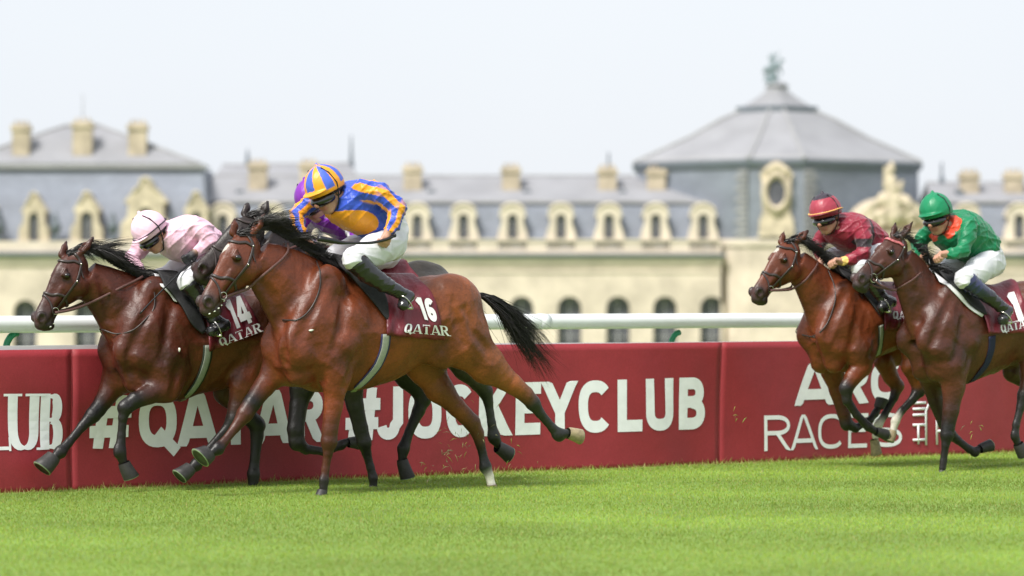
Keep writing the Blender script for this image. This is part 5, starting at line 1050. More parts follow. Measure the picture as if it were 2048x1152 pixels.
riders = [
 dict(fr=f16, label='rider in blue and orange silks with a striped cap, grimacing under dark goggles', torso=[((672, 364), (667, 412), .12), ((690, 351), (680, 446), .17), ((720, 354), (704, 467), .18), ((750, 370), (730, 477), .16), ((778, 400), (757, 492), .15), ((796, 440), (776, 515), .15), ((802, 470), (794, 512), .08)],
   arms=[[(728, 380, .17, 24), (762, 388, .24, 22), (794, 418, .29, 20), (787, 446, .32, 15), (777, 462, .33, 11)], [(655, 388, -.16, 22), (625, 400, -.22, 19), (594, 428, -.26, 16), (598, 452, -.20, 13), (610, 478, -.10, 10)]],
   hands=[((770, 482), (1, 0, 0), (0, -1, 0)), ((622, 490), (0, 1, .2), DN)],
   legs=[[(782, 488, .12, 37), (748, 500, .2, 33), (708, 518, .25, 23), (736, 546, .27, 20), (768, 568, .29, 15.5), (798, 584, .30, 12), (818, 593, .30, 11), (806, 610, .335, 11)],
         [(765, 488, -.12, 37), (710, 500, -.2, 30), (672, 512, -.25, 22), (700, 545, -.28, 18), (730, 570, -.29, 15), (760, 590, -.3, 12), (778, 600, -.30, 11), (755, 612, -.33, 11)]],
   head=(652, 383), hv=.02, face=(.90, .28, -.45), up=(.15, -.12, 1), hk=1.14, col=BLUE, tcol=tc16, sleeve=(ORG, BLUE, 8, .06), hel=(ORG, (.06, .12, .58), 12, ORG)),
 dict(fr=f14, label='rider in pale pink silks and pink helmet, head bowed beside the blowing mane', torso=[((318, 448), (316, 490), .12), ((336, 436), (333, 506), .165), ((368, 428), (352, 520), .18), ((400, 440), (378, 528), .16), ((425, 462), (405, 542), .15), ((442, 495), (425, 562), .15), ((450, 520), (443, 560), .08)],
   arms=[[(390, 452, .17, 22), (408, 464, .23, 20), (420, 482, .26, 17), (406, 494, .24, 13), (392, 503, .22, 10)], [(308, 474, -.16, 20), (284, 494, -.22, 18), (264, 516, -.25, 15), (270, 530, -.21, 12.5), (284, 546, -.13, 10)]],
   hands=[((378, 518), (1, 0, -.3), (0, -1, 0), (.03, .03, .035)), ((294, 552), (0, 1, .2), DN)],
   legs=[[(432, 532, .12, 36), (405, 548, .2, 31), (378, 564, .25, 23), (394, 588, .27, 17), (412, 616, .29, 14), (428, 638, .30, 12), (450, 650, .30, 11), (424, 662, .335, 11)],
         [(410, 530, -.12, 34), (358, 542, -.2, 27), (322, 558, -.25, 21), (345, 590, -.28, 16), (368, 615, -.29, 14), (395, 635, -.3, 12), (412, 645, -.30, 11), (388, 655, -.33, 11)]],
   head=(303, 468), hv=.02, face=(.80, .22, -.62), up=(.4, -.1, .9), hk=1.02, col=PNK, collar=PNK, hel=((.82, .54, .67), (.82, .54, .67), 0, (.82, .54, .67)), band=(.03, .015, .03)),
 dict(fr=fdk, label='rider in purple and white, mostly hidden behind the blue and orange rider', torso=[((640, 410), (645, 450), .12), ((665, 402), (668, 470), .165), ((700, 407), (700, 488), .18), ((735, 422), (730, 505), .16), ((760, 445), (753, 525), .15), ((778, 478), (770, 545), .15), ((788, 505), (784, 540), .08)],
   arms=[[(700, 440, .17, 22), (712, 465, .23, 19), (712, 492, .26, 16), (698, 499, .24, 13), (684, 502, .21, 10)], [(618, 440, -.16, 20), (608, 455, -.22, 18), (606, 474, -.25, 15), (620, 486, -.2, 12), (634, 494, -.13, 10)]],
   hands=[((662, 499), (0, 1, .3), DN), ((650, 496), (0, 1, .2), DN)],
   legs=[[(765, 505, .12, 36), (725, 516, .2, 30), (692, 530, .25, 22), (715, 560, .27, 17), (740, 590, .29, 14), (760, 605, .30, 12), (780, 612, .30, 11), (758, 622, .335, 11)],
         [(750, 505, -.12, 34), (700, 512, -.2, 27), (662, 528, -.25, 21), (690, 560, -.28, 16), (720, 590, -.29, 14), (740, 600, -.3, 12), (760, 610, -.30, 11), (735, 620, -.33, 11)]],
   head=(628, 404), hv=0, face=(.85, .22, -.5), up=(.2, -.1, 1), hk=1.05, col=PUR, tcol=tcdk, sleeve=((.75, .75, .78), PUR, 6, .1), hel=(PUR, PUR, 0, PUR)),
 dict(fr=frd, label='rider in dark red silks with a black armband, leaning over the bay with white star', torso=[((1664, 434), (1663, 472), .11), ((1681, 423), (1676, 488), .155), ((1706, 427), (1697, 502), .17), ((1735, 443), (1722, 509), .15), ((1757, 466), (1745, 524), .14), ((1771, 495), (1763, 542), .14), ((1779, 515), (1776, 540), .08)],
   arms=[[(1722, 452, .16, 20), (1728, 478, .22, 18), (1727, 508, .25, 15), (1704, 519, .23, 12.5), (1682, 523, .2, 9)], [(1658, 460, -.15, 18), (1646, 474, -.21, 16), (1634, 492, -.24, 13.5), (1637, 505, -.18, 11), (1644, 517, -.1, 9)]],
   hands=[((1660, 521), (0, 1, .3), DN), ((1640, 530), (0, 1, .2), DN)],
   legs=[[(1767, 510, .12, 31), (1742, 520, .2, 27), (1722, 536, .24, 20), (1738, 558, .27, 15), (1755, 582, .28, 13), (1766, 598, .29, 11), (1783, 604, .29, 10), (1764, 615, .32, 10)],
         [(1750, 506, -.12, 30), (1704, 510, -.2, 24), (1668, 514, -.24, 19), (1690, 545, -.27, 15), (1712, 575, -.28, 13), (1728, 590, -.29, 11), (1743, 598, -.29, 10), (1722, 608, -.32, 10)]],
   head=(1652, 432), hv=.02, face=(.90, .38, -.22), up=(.1, -.1, 1), hk=1.08, col=RED, collar=RED, hel=((.33, .035, .06), (.33, .035, .06), 0, (.2, .015, .03)), heltop=(.03, .02, .03), band=(.75, .42, .12), whiteleather=True,
   patches=[((1727, 486, .24), (.12, .12, .038), (.03, .02, .025)), ((1684, 523, .2), (.022, .2, .1), (.75, .5, .15)), ((1741, 458, .14), (.018, .14, .12), (.03, .02, .025))]),
 dict(fr=fgr, label='rider in green silks and green cap with a red collar', torso=[((1886, 428), (1883, 478), .11), ((1906, 415), (1893, 498), .16), ((1932, 422), (1912, 512), .175), ((1960, 446), (1935, 524), .155), ((1980, 474), (1958, 536), .145), ((1991, 505), (1976, 556), .145), ((1997, 528), (1991, 555), .08)],
   arms=[[(1936, 450, .17, 20), (1934, 474, .21, 18), (1926, 500, .23, 15), (1910, 507, .22, 12), (1892, 508, .2, 9)], [(1862, 460, -.15, 18), (1846, 474, -.21, 16), (1836, 490, -.24, 13.5), (1840, 503, -.2, 11), (1847, 512, -.13, 9)]],
   hands=[((1866, 512), (0, 1, .3), DN), ((1856, 518), (0, 1, .2), DN)],
   legs=[[(1975, 528, .12, 33), (1955, 542, .2, 29), (1930, 558, .25, 20), (1952, 576, .27, 16.5), (1978, 594, .28, 13.5), (2000, 612, .30, 11), (2016, 622, .30, 10), (2006, 640, .33, 10.5)],
         [(1958, 526, -.12, 32), (1908, 536, -.2, 25), (1874, 548, -.25, 19), (1900, 575, -.28, 15), (1925, 595, -.29, 13), (1945, 608, -.3, 11), (1962, 615, -.30, 10), (1945, 625, -.33, 10)]],
   head=(1873, 432), hv=.02, face=(.90, .36, -.25), up=(.1, -.1, 1), hk=1.1, col=GRN, collar=(.75, .07, .03), hel=((.0, .20, .08), (.0, .20, .08), 0, (.0, .18, .07)), sock=(.02, .025, .08),
   patches=[((1908, 434, .10), (.040, .08, .17), (.75, .07, .03)), ((1898, 462, .10), (.03, .08, .06), (.75, .07, .03)), ((1874, 474, -.05), (.05, .08, .04), (.75, .07, .03))]),
]
for S in riders: build_rider(S)
# whips, held in the hands
def whip(fr, pts, rs, label, v):
    P = [Vector(fr.q(x, y, vv)) for (x, y), vv in zip(pts, v)]; b0 = P[0].copy(); mb = MB(); mb.tube([p - b0 for p in resample_v(P, 20)], list(np.interp(np.linspace(0, 1, 20), np.linspace(0, 1, len(rs)), rs)), 8)
    wl = fr.O + fr.d * b0.x + fr.l * b0.y; o = empty('whip', (wl[0], wl[1], b0.z), fr.rz); mb.build('shaft', M['black'], o, True)
    kb = MB(); kb.tube([Vector((-.012, 0, 0)), Vector((-.006, 0, 0)), Vector((.006, 0, 0)), Vector((.012, 0, 0))], [.006, .014, .014, .006], 10); kb.build('knob', M['black'], o, True); tag(o, label, 'whip', 'whips held by the riders'); return o
def resample_v(P, n): return [Vector(p) for p in resample([list(p) for p in P], n)]
whip(f16, [(789, 471), (772, 479), (735, 486), (690, 486), (662, 481), (637, 477)], [.012, .010, .009, .009, .019, .020], 'black whip with a broad flap held by the blue and orange rider', [.36, .36, .37, .38, .39, .4])
whip(f14, [(384, 524), (372, 533), (345, 560), (315, 590), (280, 627)], [.008, .008, .006, .005, .007], 'long thin dark whip angled down across the dark bay neck', [.24, .26, .3, .32, .34])
whip(fgr, [(1852, 492), (1856, 508), (1860, 530)], [.009, .008, .006], 'short black whip end above the green rider hand', [-.05, 0, .05])
# ------------------------------------------------------------------ the stable palace far behind
D0 = 300.0
def kx(px, D=D0): return (px - 1024) / FP * D
def kz(py, D=D0): return CAMH + (HOR - py) / FP * D
GZ = -5.4
def quad(mb, a, b, c, d): mb.add([a, b, c, d], [(0, 1, 2, 3)])
def arch_wall(mb, x0, x1, z0, z1, y, ar, dep=1.0, th=None):
    """wall in the x-z plane at depth y with arched openings (cx, w, zbottom, zspring, ztop)"""
    xs = x0
    for cx, w, zb, zs, zt in sorted(ar):
        a, b = cx - w / 2, cx + w / 2; quad(mb, (xs, y, z0), (a, y, z0), (a, y, z1), (xs, y, z1)); N = 12
        if zb > z0: quad(mb, (a, y, z0), (b, y, z0), (b, y, zb), (a, y, zb)); quad(mb, (a, y, zb), (b, y, zb), (b, y + dep, zb), (a, y + dep, zb))
        pr = [(cx - w / 2 * math.cos(math.pi * i / N), zs + (zt - zs) * math.sin(math.pi * i / N)) for i in range(N + 1)]
        for (p, q), (r, s_) in zip(pr[:-1], pr[1:]): quad(mb, (p, y, q), (r, y, s_), (r, y, z1), (p, y, z1)); quad(mb, (p, y, q), (p, y + dep, q), (r, y + dep, s_), (r, y, s_))
        quad(mb, (a, y, zb), (a, y + dep, zb), (a, y + dep, zs), (a, y, zs)); quad(mb, (b, y, zs), (b, y + dep, zs), (b, y + dep, zb), (b, y, zb)); xs = b
    quad(mb, (xs, y, z0), (x1, y, z0), (x1, y, z1), (xs, y, z1))
def pane(parent, cx, w, zb, zs, zt, y, bars=True):
    g = MB(); N = 12; pr = [(cx - w / 2, zb), (cx + w / 2, zb)] + [(cx + w / 2 * math.cos(math.pi * i / N), zs + (zt - zs) * math.sin(math.pi * i / N)) for i in range(N + 1)]
    g.add([(p, y, q) for p, q in pr], [tuple(range(len(pr)))[::-1]]); o = g.build('window', M['glass'], parent)
    f = MB(); t = w * .035
    f.box(cx - t, cx + t, y - .09, y - .03, zb, zt)
    for i in (1, 2, 3): z = zb + (zt - zb) * i / 4; f.box(cx - w / 2, cx + w / 2, y - .075, y - .035, z - t * .8, z + t * .8)
    f.build('window_frame', M['leadpale'], o); return o
def chimney(parent, px0, px1, py0, py1, D, tall=True):
    m = MB(); x0, x1 = kx(px0, D), kx(px1, D); z0, z1 = kz(py1, D), kz(py0, D); w = x1 - x0
    m.box(x0, x1, D, D + w * .9, z0 - 1.2, z1 - .5); m.box(x0 - .14, x1 + .14, D - .14, D + w * .9 + .14, z1 - .5, z1 - .2); m.box(x0 - .04, x1 + .04, D - .04, D + w * .9 + .04, z1 - .2, z1)
    for i in range(3): c = x0 + w * (.2 + .3 * i); m.tube([(c, D + w * .45, z1), (c, D + w * .45, z1 + .35)], .13, 8)
    return m.build('chimney', M['chimney'], parent)
def dormer(parent, cx, D, w, z0, z1, ww, wz0, wz1, kind='arch'):
    """stone dormer: body with an arched opening, curved head, side scrolls, depth back into the roof"""
    m = MB(); h = w / 2; zs = z1 - w * .42
    if kind == 'arch':
        N = 10; out = [(cx - h * 1.0, z0), (cx - h * .92, z0 + (zs - z0) * .35), (cx - h * .72, z0 + (zs - z0) * .7), (cx - h * .70, zs)]
        top = [(cx - h * .88 * math.cos(math.pi * i / N), zs + .05 + (z1 - zs) * math.sin(math.pi * i / N)) for i in range(N + 1)]; right = [(2 * cx - x, z) for x, z in out[::-1]]
        prof = out + top + right
    else:
        out = [(cx - h, z0), (cx - h * .95, z0 + (z1 - z0) * .30), (cx - h * .70, z0 + (z1 - z0) * .38), (cx - h * .66, z0 + (z1 - z0) * .60), (cx - h * .86, z0 + (z1 - z0) * .62), (cx - h * .5, z0 + (z1 - z0) * .78), (cx - h * .22, z0 + (z1 - z0) * .88), (cx - h * .18, z0 + (z1 - z0) * .97)]
        prof = out + [(cx, z1)] + [(2 * cx - x, z) for x, z in out[::-1]]
    # front face with opening: fan strips between profile and window arch
    N = 12; wa = [(cx - ww / 2, wz0)] + [(cx - ww / 2 * math.cos(math.pi * i / N), wz1 - ww * .5 + ww * .5 * math.sin(math.pi * i / N)) for i in range(N + 1)] + [(cx + ww / 2, wz0)]
    pr = resample([(x, z) for x, z in prof], 60) if False else np.array([np.interp(np.linspace(0, len(prof) - 1, 46), range(len(prof)), [p[k] for p in prof]) for k in (0, 1)]).T
    wi = np.array([np.interp(np.linspace(0, len(wa) - 1, 46), range(len(wa)), [p[k] for p in wa]) for k in (0, 1)]).T
    V = [(x, D, z) for x, z in pr] + [(x, D, z) for x, z in wi] + [(x, D + .5, z) for x, z in wi] + [(x, D + 3.0, z) for x, z in pr]; n = 46; F = []
    for i in range(n - 1):
        F += [(i, i + 1, n + i + 1, n + i), (n + i, n + i + 1, 2 * n + i + 1, 2 * n + i), (3 * n + i, 3 * n + i + 1, i + 1, i)]
    m.add(V, F); m.box(cx - h * 1.05, cx + h * 1.05, D - .15, D + .02, z0 - .05, z0 + .12)
    # moulding following the head
    m.tube([(x, D - .03, z) for x, z in pr[14:32]], .13, 6)
    d = m.build('dormer', M['goldstone'] if kind != 'arch' else M['stone2'], parent)
    pane(d, cx, ww, wz0, wz1 - ww * .5, wz1, D + .42); return d
def mansard(mb, x0, x1, y0, z0, y1, z1, ins0=0.0, ins1=0.0):
    quad(mb, (x0, y0, z0), (x1, y0, z0), (x1 - ins1, y1, z1), (x0 + ins0, y1, z1))
def wing(label, px0, px1, dorm, arches, chims, ridge, hipL, hipR, D=D0, spikes=(), ends=True):
    b = empty('palace_wing', (kx((px0 + px1) / 2, D), D, GZ)); R0 = Vector(b.location); x0, x1 = kx(px0, D), kx(px1, D); kids = []
    w = MB(); ar = [(kx(c, D), 47 / FP * D, kz(800, D), kz(616, D), kz(593, D)) for c in arches]; arch_wall(w, x0, x1, GZ - .5, kz(530, D), D, ar, .9)
    w.box(x0, x0 + .02, D + .01, D + 14, GZ - .5, kz(530, D)); w.box(x1 - .02, x1, D + .01, D + 14, GZ - .5, kz(530, D)); kids.append(w.build('wall', M['stone'], b))
    for a in ar: kids.append(pane(b, a[0], a[1], GZ, a[3], a[4], D + .85))
    # slender pilaster strips between the arches, string courses
    t = MB(); t.box(x0 - .1, x1 + .1, D - .18, D + .5, kz(530, D), kz(514, D)); t.box(x0 - .05, x1 + .05, D - .10, D - .002, kz(545, D), kz(541, D)); kids.append(t.build('frieze', M['stone2'], b))
    l = MB(); l.box(x0 - .3, x1 + .3, D - .55, D + .6, kz(514, D), kz(507, D)); kids.append(l.build('cornice', M['lead'], b))
    p = MB(); p.box(x0, x1, D - .1, D + .45, kz(507, D), kz(503, D)); p.box(x0, x1, D - .1, D + .3, kz(482, D), kz(478, D))
    edges = sorted(dorm); cur = px0
    for c in edges + [px1 + 60]:
        a, e_ = cur, min(c - 30, px1)
        if e_ > a + 4: p.box(kx(a, D), kx(e_, D), D, D + .25, kz(503, D), kz(482, D))
        if c < px1:
            q = c - 28
            while q < c + 30: p.tube([(kx(q, D), D + .1, kz(503, D)), (kx(q, D), D + .1, kz(492, D)), (kx(q, D), D + .1, kz(482, D))], [.12, .07, .10], 6); q += 7
        cur = c + 30
    kids.append(p.build('balustrade', M['stone2'], b))
    r = MB(); za, zb, zc = kz(500, D), kz(404, D), kz(ridge, D); quad(r, (x0, D + .9, za), (x1, D + .9, za), (x1 - (.8 if hipR else 0), D + 2.4, zb), (x0 + (.8 if hipL else 0), D + 2.4, zb))
    quad(r, (x0, D + 14, za), (x0, D + .9, za), (x0 + (.8 if hipL else 0), D + 2.4, zb), (x0 + (.8 if hipL else 0), D + 13, zb)); quad(r, (x1, D + .9, za), (x1, D + 14, za), (x1 - (.8 if hipR else 0), D + 13, zb), (x1 - (.8 if hipR else 0), D + 2.4, zb))
    kids.append(r.build('roof', M['slate'], b))
    g = MB(); g.box(x0, x1, D + 2.15, D + 2.6, kz(405, D), kz(400, D)); kids.append(g.build('roof_edge', M['leadpale'], b))
    u = MB(); z1 = kz(401, D); rl = x0 + hipL / FP * D; rr = x1 - hipR / FP * D; A = [(x0, D + 2.3, z1), (x1, D + 2.3, z1), (x1, D + 13, z1), (x0, D + 13, z1), (rl, D + 7.5, zc), (rr, D + 7.5, zc)]
    u.add(A, [(0, 1, 5, 4), (1, 2, 5), (2, 3, 4, 5), (3, 0, 4)]); kids.append(u.build('upper_roof', M['slate2'], b)); rd = MB(); rd.tube([A[4], A[5]], .14, 6); kids.append(rd.build('ridge', M['leadpale'], b))
    for c in dorm: kids.append(dormer(b, kx(c, D), D + .35, 62 / FP * D, kz(480, D), kz(408, D), 20 / FP * D, kz(479, D), kz(428, D)))
    for c in chims: kids.append(chimney(b, c[0], c[1], c[2], c[3], D + 4.5))
    for px, py in spikes:
        s_ = MB(); x = kx(px, D); s_.tube([(x, D + 7.5, zc - .2), (x, D + 7.5, zc + .5), (x, D + 7.5, zc + .7), (x, D + 7.5, kz(py, D))], [.28, .2, .12, .08], 8); kids.append(s_.build('finial', M['lead'], b))
    vl = MB()
    for i, c in enumerate(range(int(px0) + 60, int(px1) - 40, 194)):
        x = kx(c, D); vl.box(x - .35, x + .35, D + 4.0, D + 5.6, kz(383, D) - .5, kz(377, D)) 
    kids.append(vl.build('roof_vent', M['lead'], b))
    for k in kids:
        if k.parent == b: k.location = -R0
    tag(b, label, 'building'); return b
wing('long cream palace wing with seven or more arched dormers, left of the domed pavilion', 412, 1442, [445, 542, 640, 737, 834, 927, 1025, 1122, 1218, 1312, 1407], [455, 552, 650, 748, 845, 943, 1043, 1139, 1236, 1330, 1424],
     [(497, 533, 325, 378), (600, 634, 325, 378), (807, 843, 332, 384), (1004, 1040, 334, 386), (1197, 1233, 336, 388), (1295, 1331, 338, 391)], 346, 0, 170, spikes=[(1222, 298)])
wing('cream palace wing at the far right edge beyond the domed pavilion', 1872, 2400, [1935, 2040, 2135, 2232, 2330], [1945, 2042, 2140, 2238, 2335], [(1922, 1958, 345, 392), (2011, 2047, 345, 392), (2150, 2186, 345, 392)], 360, 0, 120, D=D0 - 1, spikes=[(1905, 318)])
# taller roof block between the left pavilion and the wing
def tall_roof():
    D = D0 + 3; b = empty('palace_roof_block', (kx(560, D), D, kz(400, D))); R0 = Vector(b.location); u = MB(); z1, zc = kz(398, D), kz(323, D)
    A = [(kx(395, D), D, z1), (kx(742, D), D, z1), (kx(742, D), D + 16, z1), (kx(395, D), D + 16, z1), (kx(430, D), D + 8, zc), (kx(690, D), D + 8, kz(320, D))]
    u.add(A, [(0, 1, 5, 4), (1, 2, 5), (2, 3, 4, 5), (3, 0, 4), (3, 2, 1, 0)]); o = u.build('roof', M['slate2'], b); o.location = -R0
    s_ = MB()
    for px, py in ((481, 290), (694, 262)): x = kx(px, D); s_ = MB(); s_.tube([(x, D + 8, zc - .2), (x, D + 8, zc + .6), (x, D + 8, kz(py, D))], [.3, .16, .06], 8); o = s_.build('finial', M['lead'], b); o.location = -R0
    s_ = MB(); s_.tube([A[4], A[5]], .15, 6); o = s_.build('ridge', M['leadpale'], b); o.location = -R0
    tag(b, 'raised hipped slate roof standing behind the left end of the long wing', 'roof')
tall_roof()
def pavilion():
    D = D0 - 4; b = empty('palace_pavilion', (kx(160, D), D, GZ)); R0 = Vector(b.location); x0, x1 = kx(-110, D), kx(418, D); kids = []; K = lambda o: kids.append(o)
    w = MB(); ar = [(kx(c, D), 46 / FP * D, kz(800, D), kz(622, D), kz(600, D)) for c in (-60, 50, 172, 292, 385)]; arch_wall(w, x0, x1, GZ - .5, kz(530, D), D, ar, .9); quad(w, (x1, D, GZ), (x1, D + 18, GZ), (x1, D + 18, kz(530, D)), (x1, D, kz(530, D))); K(w.build('wall', M['stone'], b))
    for a in ar: K(pane(b, a[0], a[1], GZ, a[3], a[4], D + .85))
    t = MB(); t.box(x0, x1 + .1, D - .18, D + .6, kz(530, D), kz(512, D)); K(t.build('frieze', M['stone2'], b)); l = MB(); l.box(x0, x1 + .4, D - .6, D + .8, kz(512, D), kz(504, D)); K(l.build('cornice', M['lead'], b))
    p = MB(); p.box(x0, x1, D, D + .5, kz(504, D), kz(482, D)); K(p.build('parapet', M['stone2'], b))
    r = MB(); za, zb = kz(500, D), kz(333, D); quad(r, (x0, D + .9, za), (x1, D + .9, za), (x1 - .9, D + 4.2, zb), (x0, D + 4.2, zb)); quad(r, (x1, D + .9, za), (x1, D + 18, za), (x1 - .9, D + 14, zb), (x1 - .9, D + 4.2, zb)); K(r.build('roof', M['slate'], b))
    g = MB(); g.box(x0, x1 - .6, D + 3.7, D + 4.4, kz(334, D), kz(325, D)); K(g.build('roof_edge', M['leadpale'], b))
    u = MB(); z1 = kz(327, D + 4); A = [(x0, D + 4, z1), (kx(400, D + 4), D + 4, z1), (kx(400, D + 4), D + 16, z1), (x0, D + 16, z1), (kx(128, D + 8), D + 9, kz(250, D + 8)), (kx(196, D + 8), D + 9, kz(250, D + 8))]
    u.add(A, [(0, 1, 5, 4), (1, 2, 5), (2, 3, 4, 5), (3, 0, 4)]); K(u.build('upper_roof', M['slate2'], b)); rd = MB(); rd.tube([A[4], A[5]], .2, 6); rd.tube([A[5], A[1]], .16, 6); rd.tube([A[4], A[0]], .16, 6); K(rd.build('ridge', M['leadpale'], b))
    for c, w_, h0, h1, ww, wt in ((-50, 96, 485, 372, 26, 425), (66, 62, 485, 385, 20, 425), (172, 66, 485, 383, 24, 423), (290, 104, 485, 355, 26, 415), (391, 62, 485, 383, 22, 423)):
        K(dormer(b, kx(c, D), D + .35, w_ / FP * D, kz(h0, D), kz(h1, D), ww / FP * D, kz(482, D), kz(wt, D), 'gable'))
    for c in ((24, 58, 249, 310), (145, 183, 243, 300), (256, 292, 247, 312)): K(chimney(b, *c, D + 5))
    # urns along the roof foot
    for px in (-5, 110, 225, 345):
        m = MB(); x = kx(px, D); z = kz(482, D); m.tube([(x, D + .3, z + h) for h in (0, .3, .5, .9, 1.3, 1.7, 2.1, 2.5)], [.35, .35, .15, .42, .5, .3, .2, .05], 10); K(m.build('urn', M['lead'], b))
    s_ = MB(); x = kx(163, D + 8); s_.tube([(x, D + 9, kz(250, D)), (x, D + 9, kz(175, D))], [.07, .03], 6); K(s_.build('mast', M['leadpale'], b))
    for k in kids: k.location = -R0
    tag(b, 'cream palace pavilion at the far left with a tall hipped roof and three chimneys', 'building')
pavilion()
def dome():
    b = empty('domed_pavilion', (kx(1568), D0 - 2, GZ)); R0 = Vector(b.location); kids = []; K = lambda o: kids.append(o)
    S_ = D0 / FP; cx, cy = kx(1568), D0 + 8
    plan = [(-72, -262), (38, -276), (292, -52), (292, 70), (60, 290), (-60, 290), (-293, 70), (-293, -30)]
    def ring(sc, z, sc2=None): return [(cx + x * S_ * sc, cy + y * S_ * sc * .8, z) for x, y in plan]
    def skin(rows, name, m, smooth=False):
        V = [p for r in rows for p in r]; F = [(8 * j + i, 8 * j + (i + 1) % 8, 8 * j + 8 + (i + 1) % 8, 8 * j + 8 + i) for j in range(len(rows) - 1) for i in range(8)]; mb = MB(); mb.add(V, F); o = mb.build(name, m, b, smooth); K(o); return o
    skin([ring(1.0, GZ - .5), ring(1.0, kz(490))], 'wall', M['stone']); skin([ring(1.02, kz(492)), ring(1.02, kz(480)), ring(.995, kz(478))], 'cornice', M['stone2'])
    skin([ring(.99, kz(482)), ring(.975, kz(335))], 'drum', M['slate']); skin([ring(.98, kz(337)), ring(1.0, kz(334)), ring(1.01, kz(322)), ring(.99, kz(318))], 'eaves', M['lead'])
    rows = [(1.0, 319), (.93, 309), (.80, 292), (.62, 268), (.44, 238), (.405, 232), (.30, 219), (.265, 212)]
    ro = skin([ring(a, kz(z)) for a, z in rows], 'roof', M['slate2'])
    rb = MB()
    for i in range(8): rb.tube([Vector(ring(a + .002, kz(z))[i]) for a, z in rows], .2, 6)
    K(rb.build('ridge', M['leadpale'], b)); 
    skin([ring(1.0, kz(321)), ring(.955, kz(311))], 'roof_skirt', M['leadpale'])
    skin([ring(.255, kz(222)), ring(.255, kz(214)), ring(.285, kz(217)), ring(.285, kz(204)), ring(.25, kz(203))], 'lantern', M['lead'])
    skin([ring(.25, kz(205)), ring(.19, kz(194)), ring(.12, kz(181)), ring(.085, kz(172)), ring(.07, kz(166)), ring(.085, kz(160)), ring(.045, kz(152))], 'cap', M['slate2'])
    for i, a in ((0, -.02), (0, 1.02), (1, .07), (7, .93)): pass
    # pale quoins on both sides of the narrow front face
    A, B = Vector((*ring(1.0, 0)[0][:2], 0)), Vector((*ring(1.0, 0)[1][:2], 0)); H_ = Vector(ring(1.0, 0)[7][:2] + (0,)); C_ = Vector(ring(1.0, 0)[2][:2] + (0,))
    for P, d in ((A, (H_ - A).normalized()), (B, (C_ - B).normalized())):
        q = MB()
        for j in range(13):
            z0, z1 = kz(480 - j * 11), kz(480 - j * 11 - 8.5); o1 = P + d * .12; o2 = P + d * (1.35 if j % 2 else 1.05); nrm = Vector((d.y, -d.x, 0)); nrm = nrm if nrm.y < 0 else -nrm
            V = [o1 + nrm * .15, o2 + nrm * .15, o2 - nrm * .2, o1 - nrm * .2]; q.add([(*v.xy, z0) for v in V] + [(*v.xy, z1) for v in V], [(0, 1, 5, 4), (1, 2, 6, 5), (2, 3, 7, 6), (3, 0, 4, 7), (4, 5, 6, 7), (3, 2, 1, 0)])
        K(q.build('quoins', M['leadpale'], b))
    # oval window in a carved frame on the front face
    mid = (A + B) / 2; ux = (B - A).normalized(); nn_ = Vector((ux.y, -ux.x, 0)); nn_ = nn_ if nn_.y < 0 else -nn_
    def FP_(x, z, o): v = mid + ux * x + nn_ * o; return Vector((v.x, v.y, z))
    zc = kz(386); rx, rz_ = 17.5 * S_, 27 * S_; fm = MB(); el = lambda a, k: (rx * k * math.cos(a), zc + rz_ * k * math.sin(a))
    n = 36; V = []; 
    for i in range(n):
        a = 2 * math.pi * i / n; k2 = 1.62 + .10 * math.cos(4 * a) + .12 * max(0, math.sin(a)) ** 3
        for k, o in ((1.0, .34), (1.0, .6), (1.25, .8), (k2, .55), (k2, .30)): x, z = el(a, k); V.append(FP_(x, z, o))
    F = [(5 * i + j, 5 * ((i + 1) % n) + j, 5 * ((i + 1) % n) + j + 1, 5 * i + j + 1) for i in range(n) for j in range(4)]; fm.add(V, F)
    pf = [(-36, 474), (-33, 440), (-27, 425), (-29, 400), (-29, 362), (-33, 350), (-24, 338), (-12, 328), (0, 323)]; pf = pf + [(-x, y) for x, y in pf[::-1][1:]]; m_ = len(pf)
    dm = MB(); dm.add([FP_(x * S_, kz(y), .32) for x, y in pf] + [FP_(x * S_, kz(y), -1.0) for x, y in pf], [tuple(range(m_))] + [(i, m_ + i, m_ + (i + 1) % m_, (i + 1) % m_) for i in range(m_)]); K(dm.build('stone_dormer', M['goldstone'], b))
    fm.tube([FP_(x * S_, kz(y), .5) for x, y in ((-20, 345), (-10, 336), (0, 333), (10, 336), (20, 345))], .28, 8)
    fo = fm.build('oval_frame', M['goldstone'], b); K(fo)
    g = MB(); g.add([FP_(*el(2 * math.pi * i / n, 1.0), .36) for i in range(n)], [tuple(range(n))]); go = g.build('oval_window', M['glass'], fo)
    # great portal front with arch and sculpted group on the right face
    px = MB(); ax = (C_ - B).normalized(); ax_ = Vector((1, .15, 0)).normalized(); pn = Vector((ax_.y, -ax_.x, 0)); O_ = Vector((kx(1768), D0 - 6.5, 0))
    def PP(x, z, o): v = O_ + ax_ * x * S_ + pn * o; return Vector((v.x, v.y, z))
    arcp = [(-74 * math.cos(math.pi * i / 20), 466 - 68 * math.sin(math.pi * i / 20)) for i in range(21)]
    V = []; 
    for x, y in arcp: V += [PP(x, kz(y), .6), PP(x * .86, kz(466 + (y - 466) * .86), .6), PP(x * .86, kz(466 + (y - 466) * .86), .1), PP(x, kz(y), -4)]
    px.add(V, [(4 * i + j, 4 * i + 4 + j, 4 * i + 5 + j, 4 * i + 1 + j) for i in range(20) for j in range(2)] + [(4 * i, 4 * i + 3, 4 * i + 7, 4 * i + 4) for i in range(20)])
    px.add([PP(x * .86, kz(466 + (y - 466) * .86), .12) for x, y in arcp], [tuple(range(21))[::-1]])
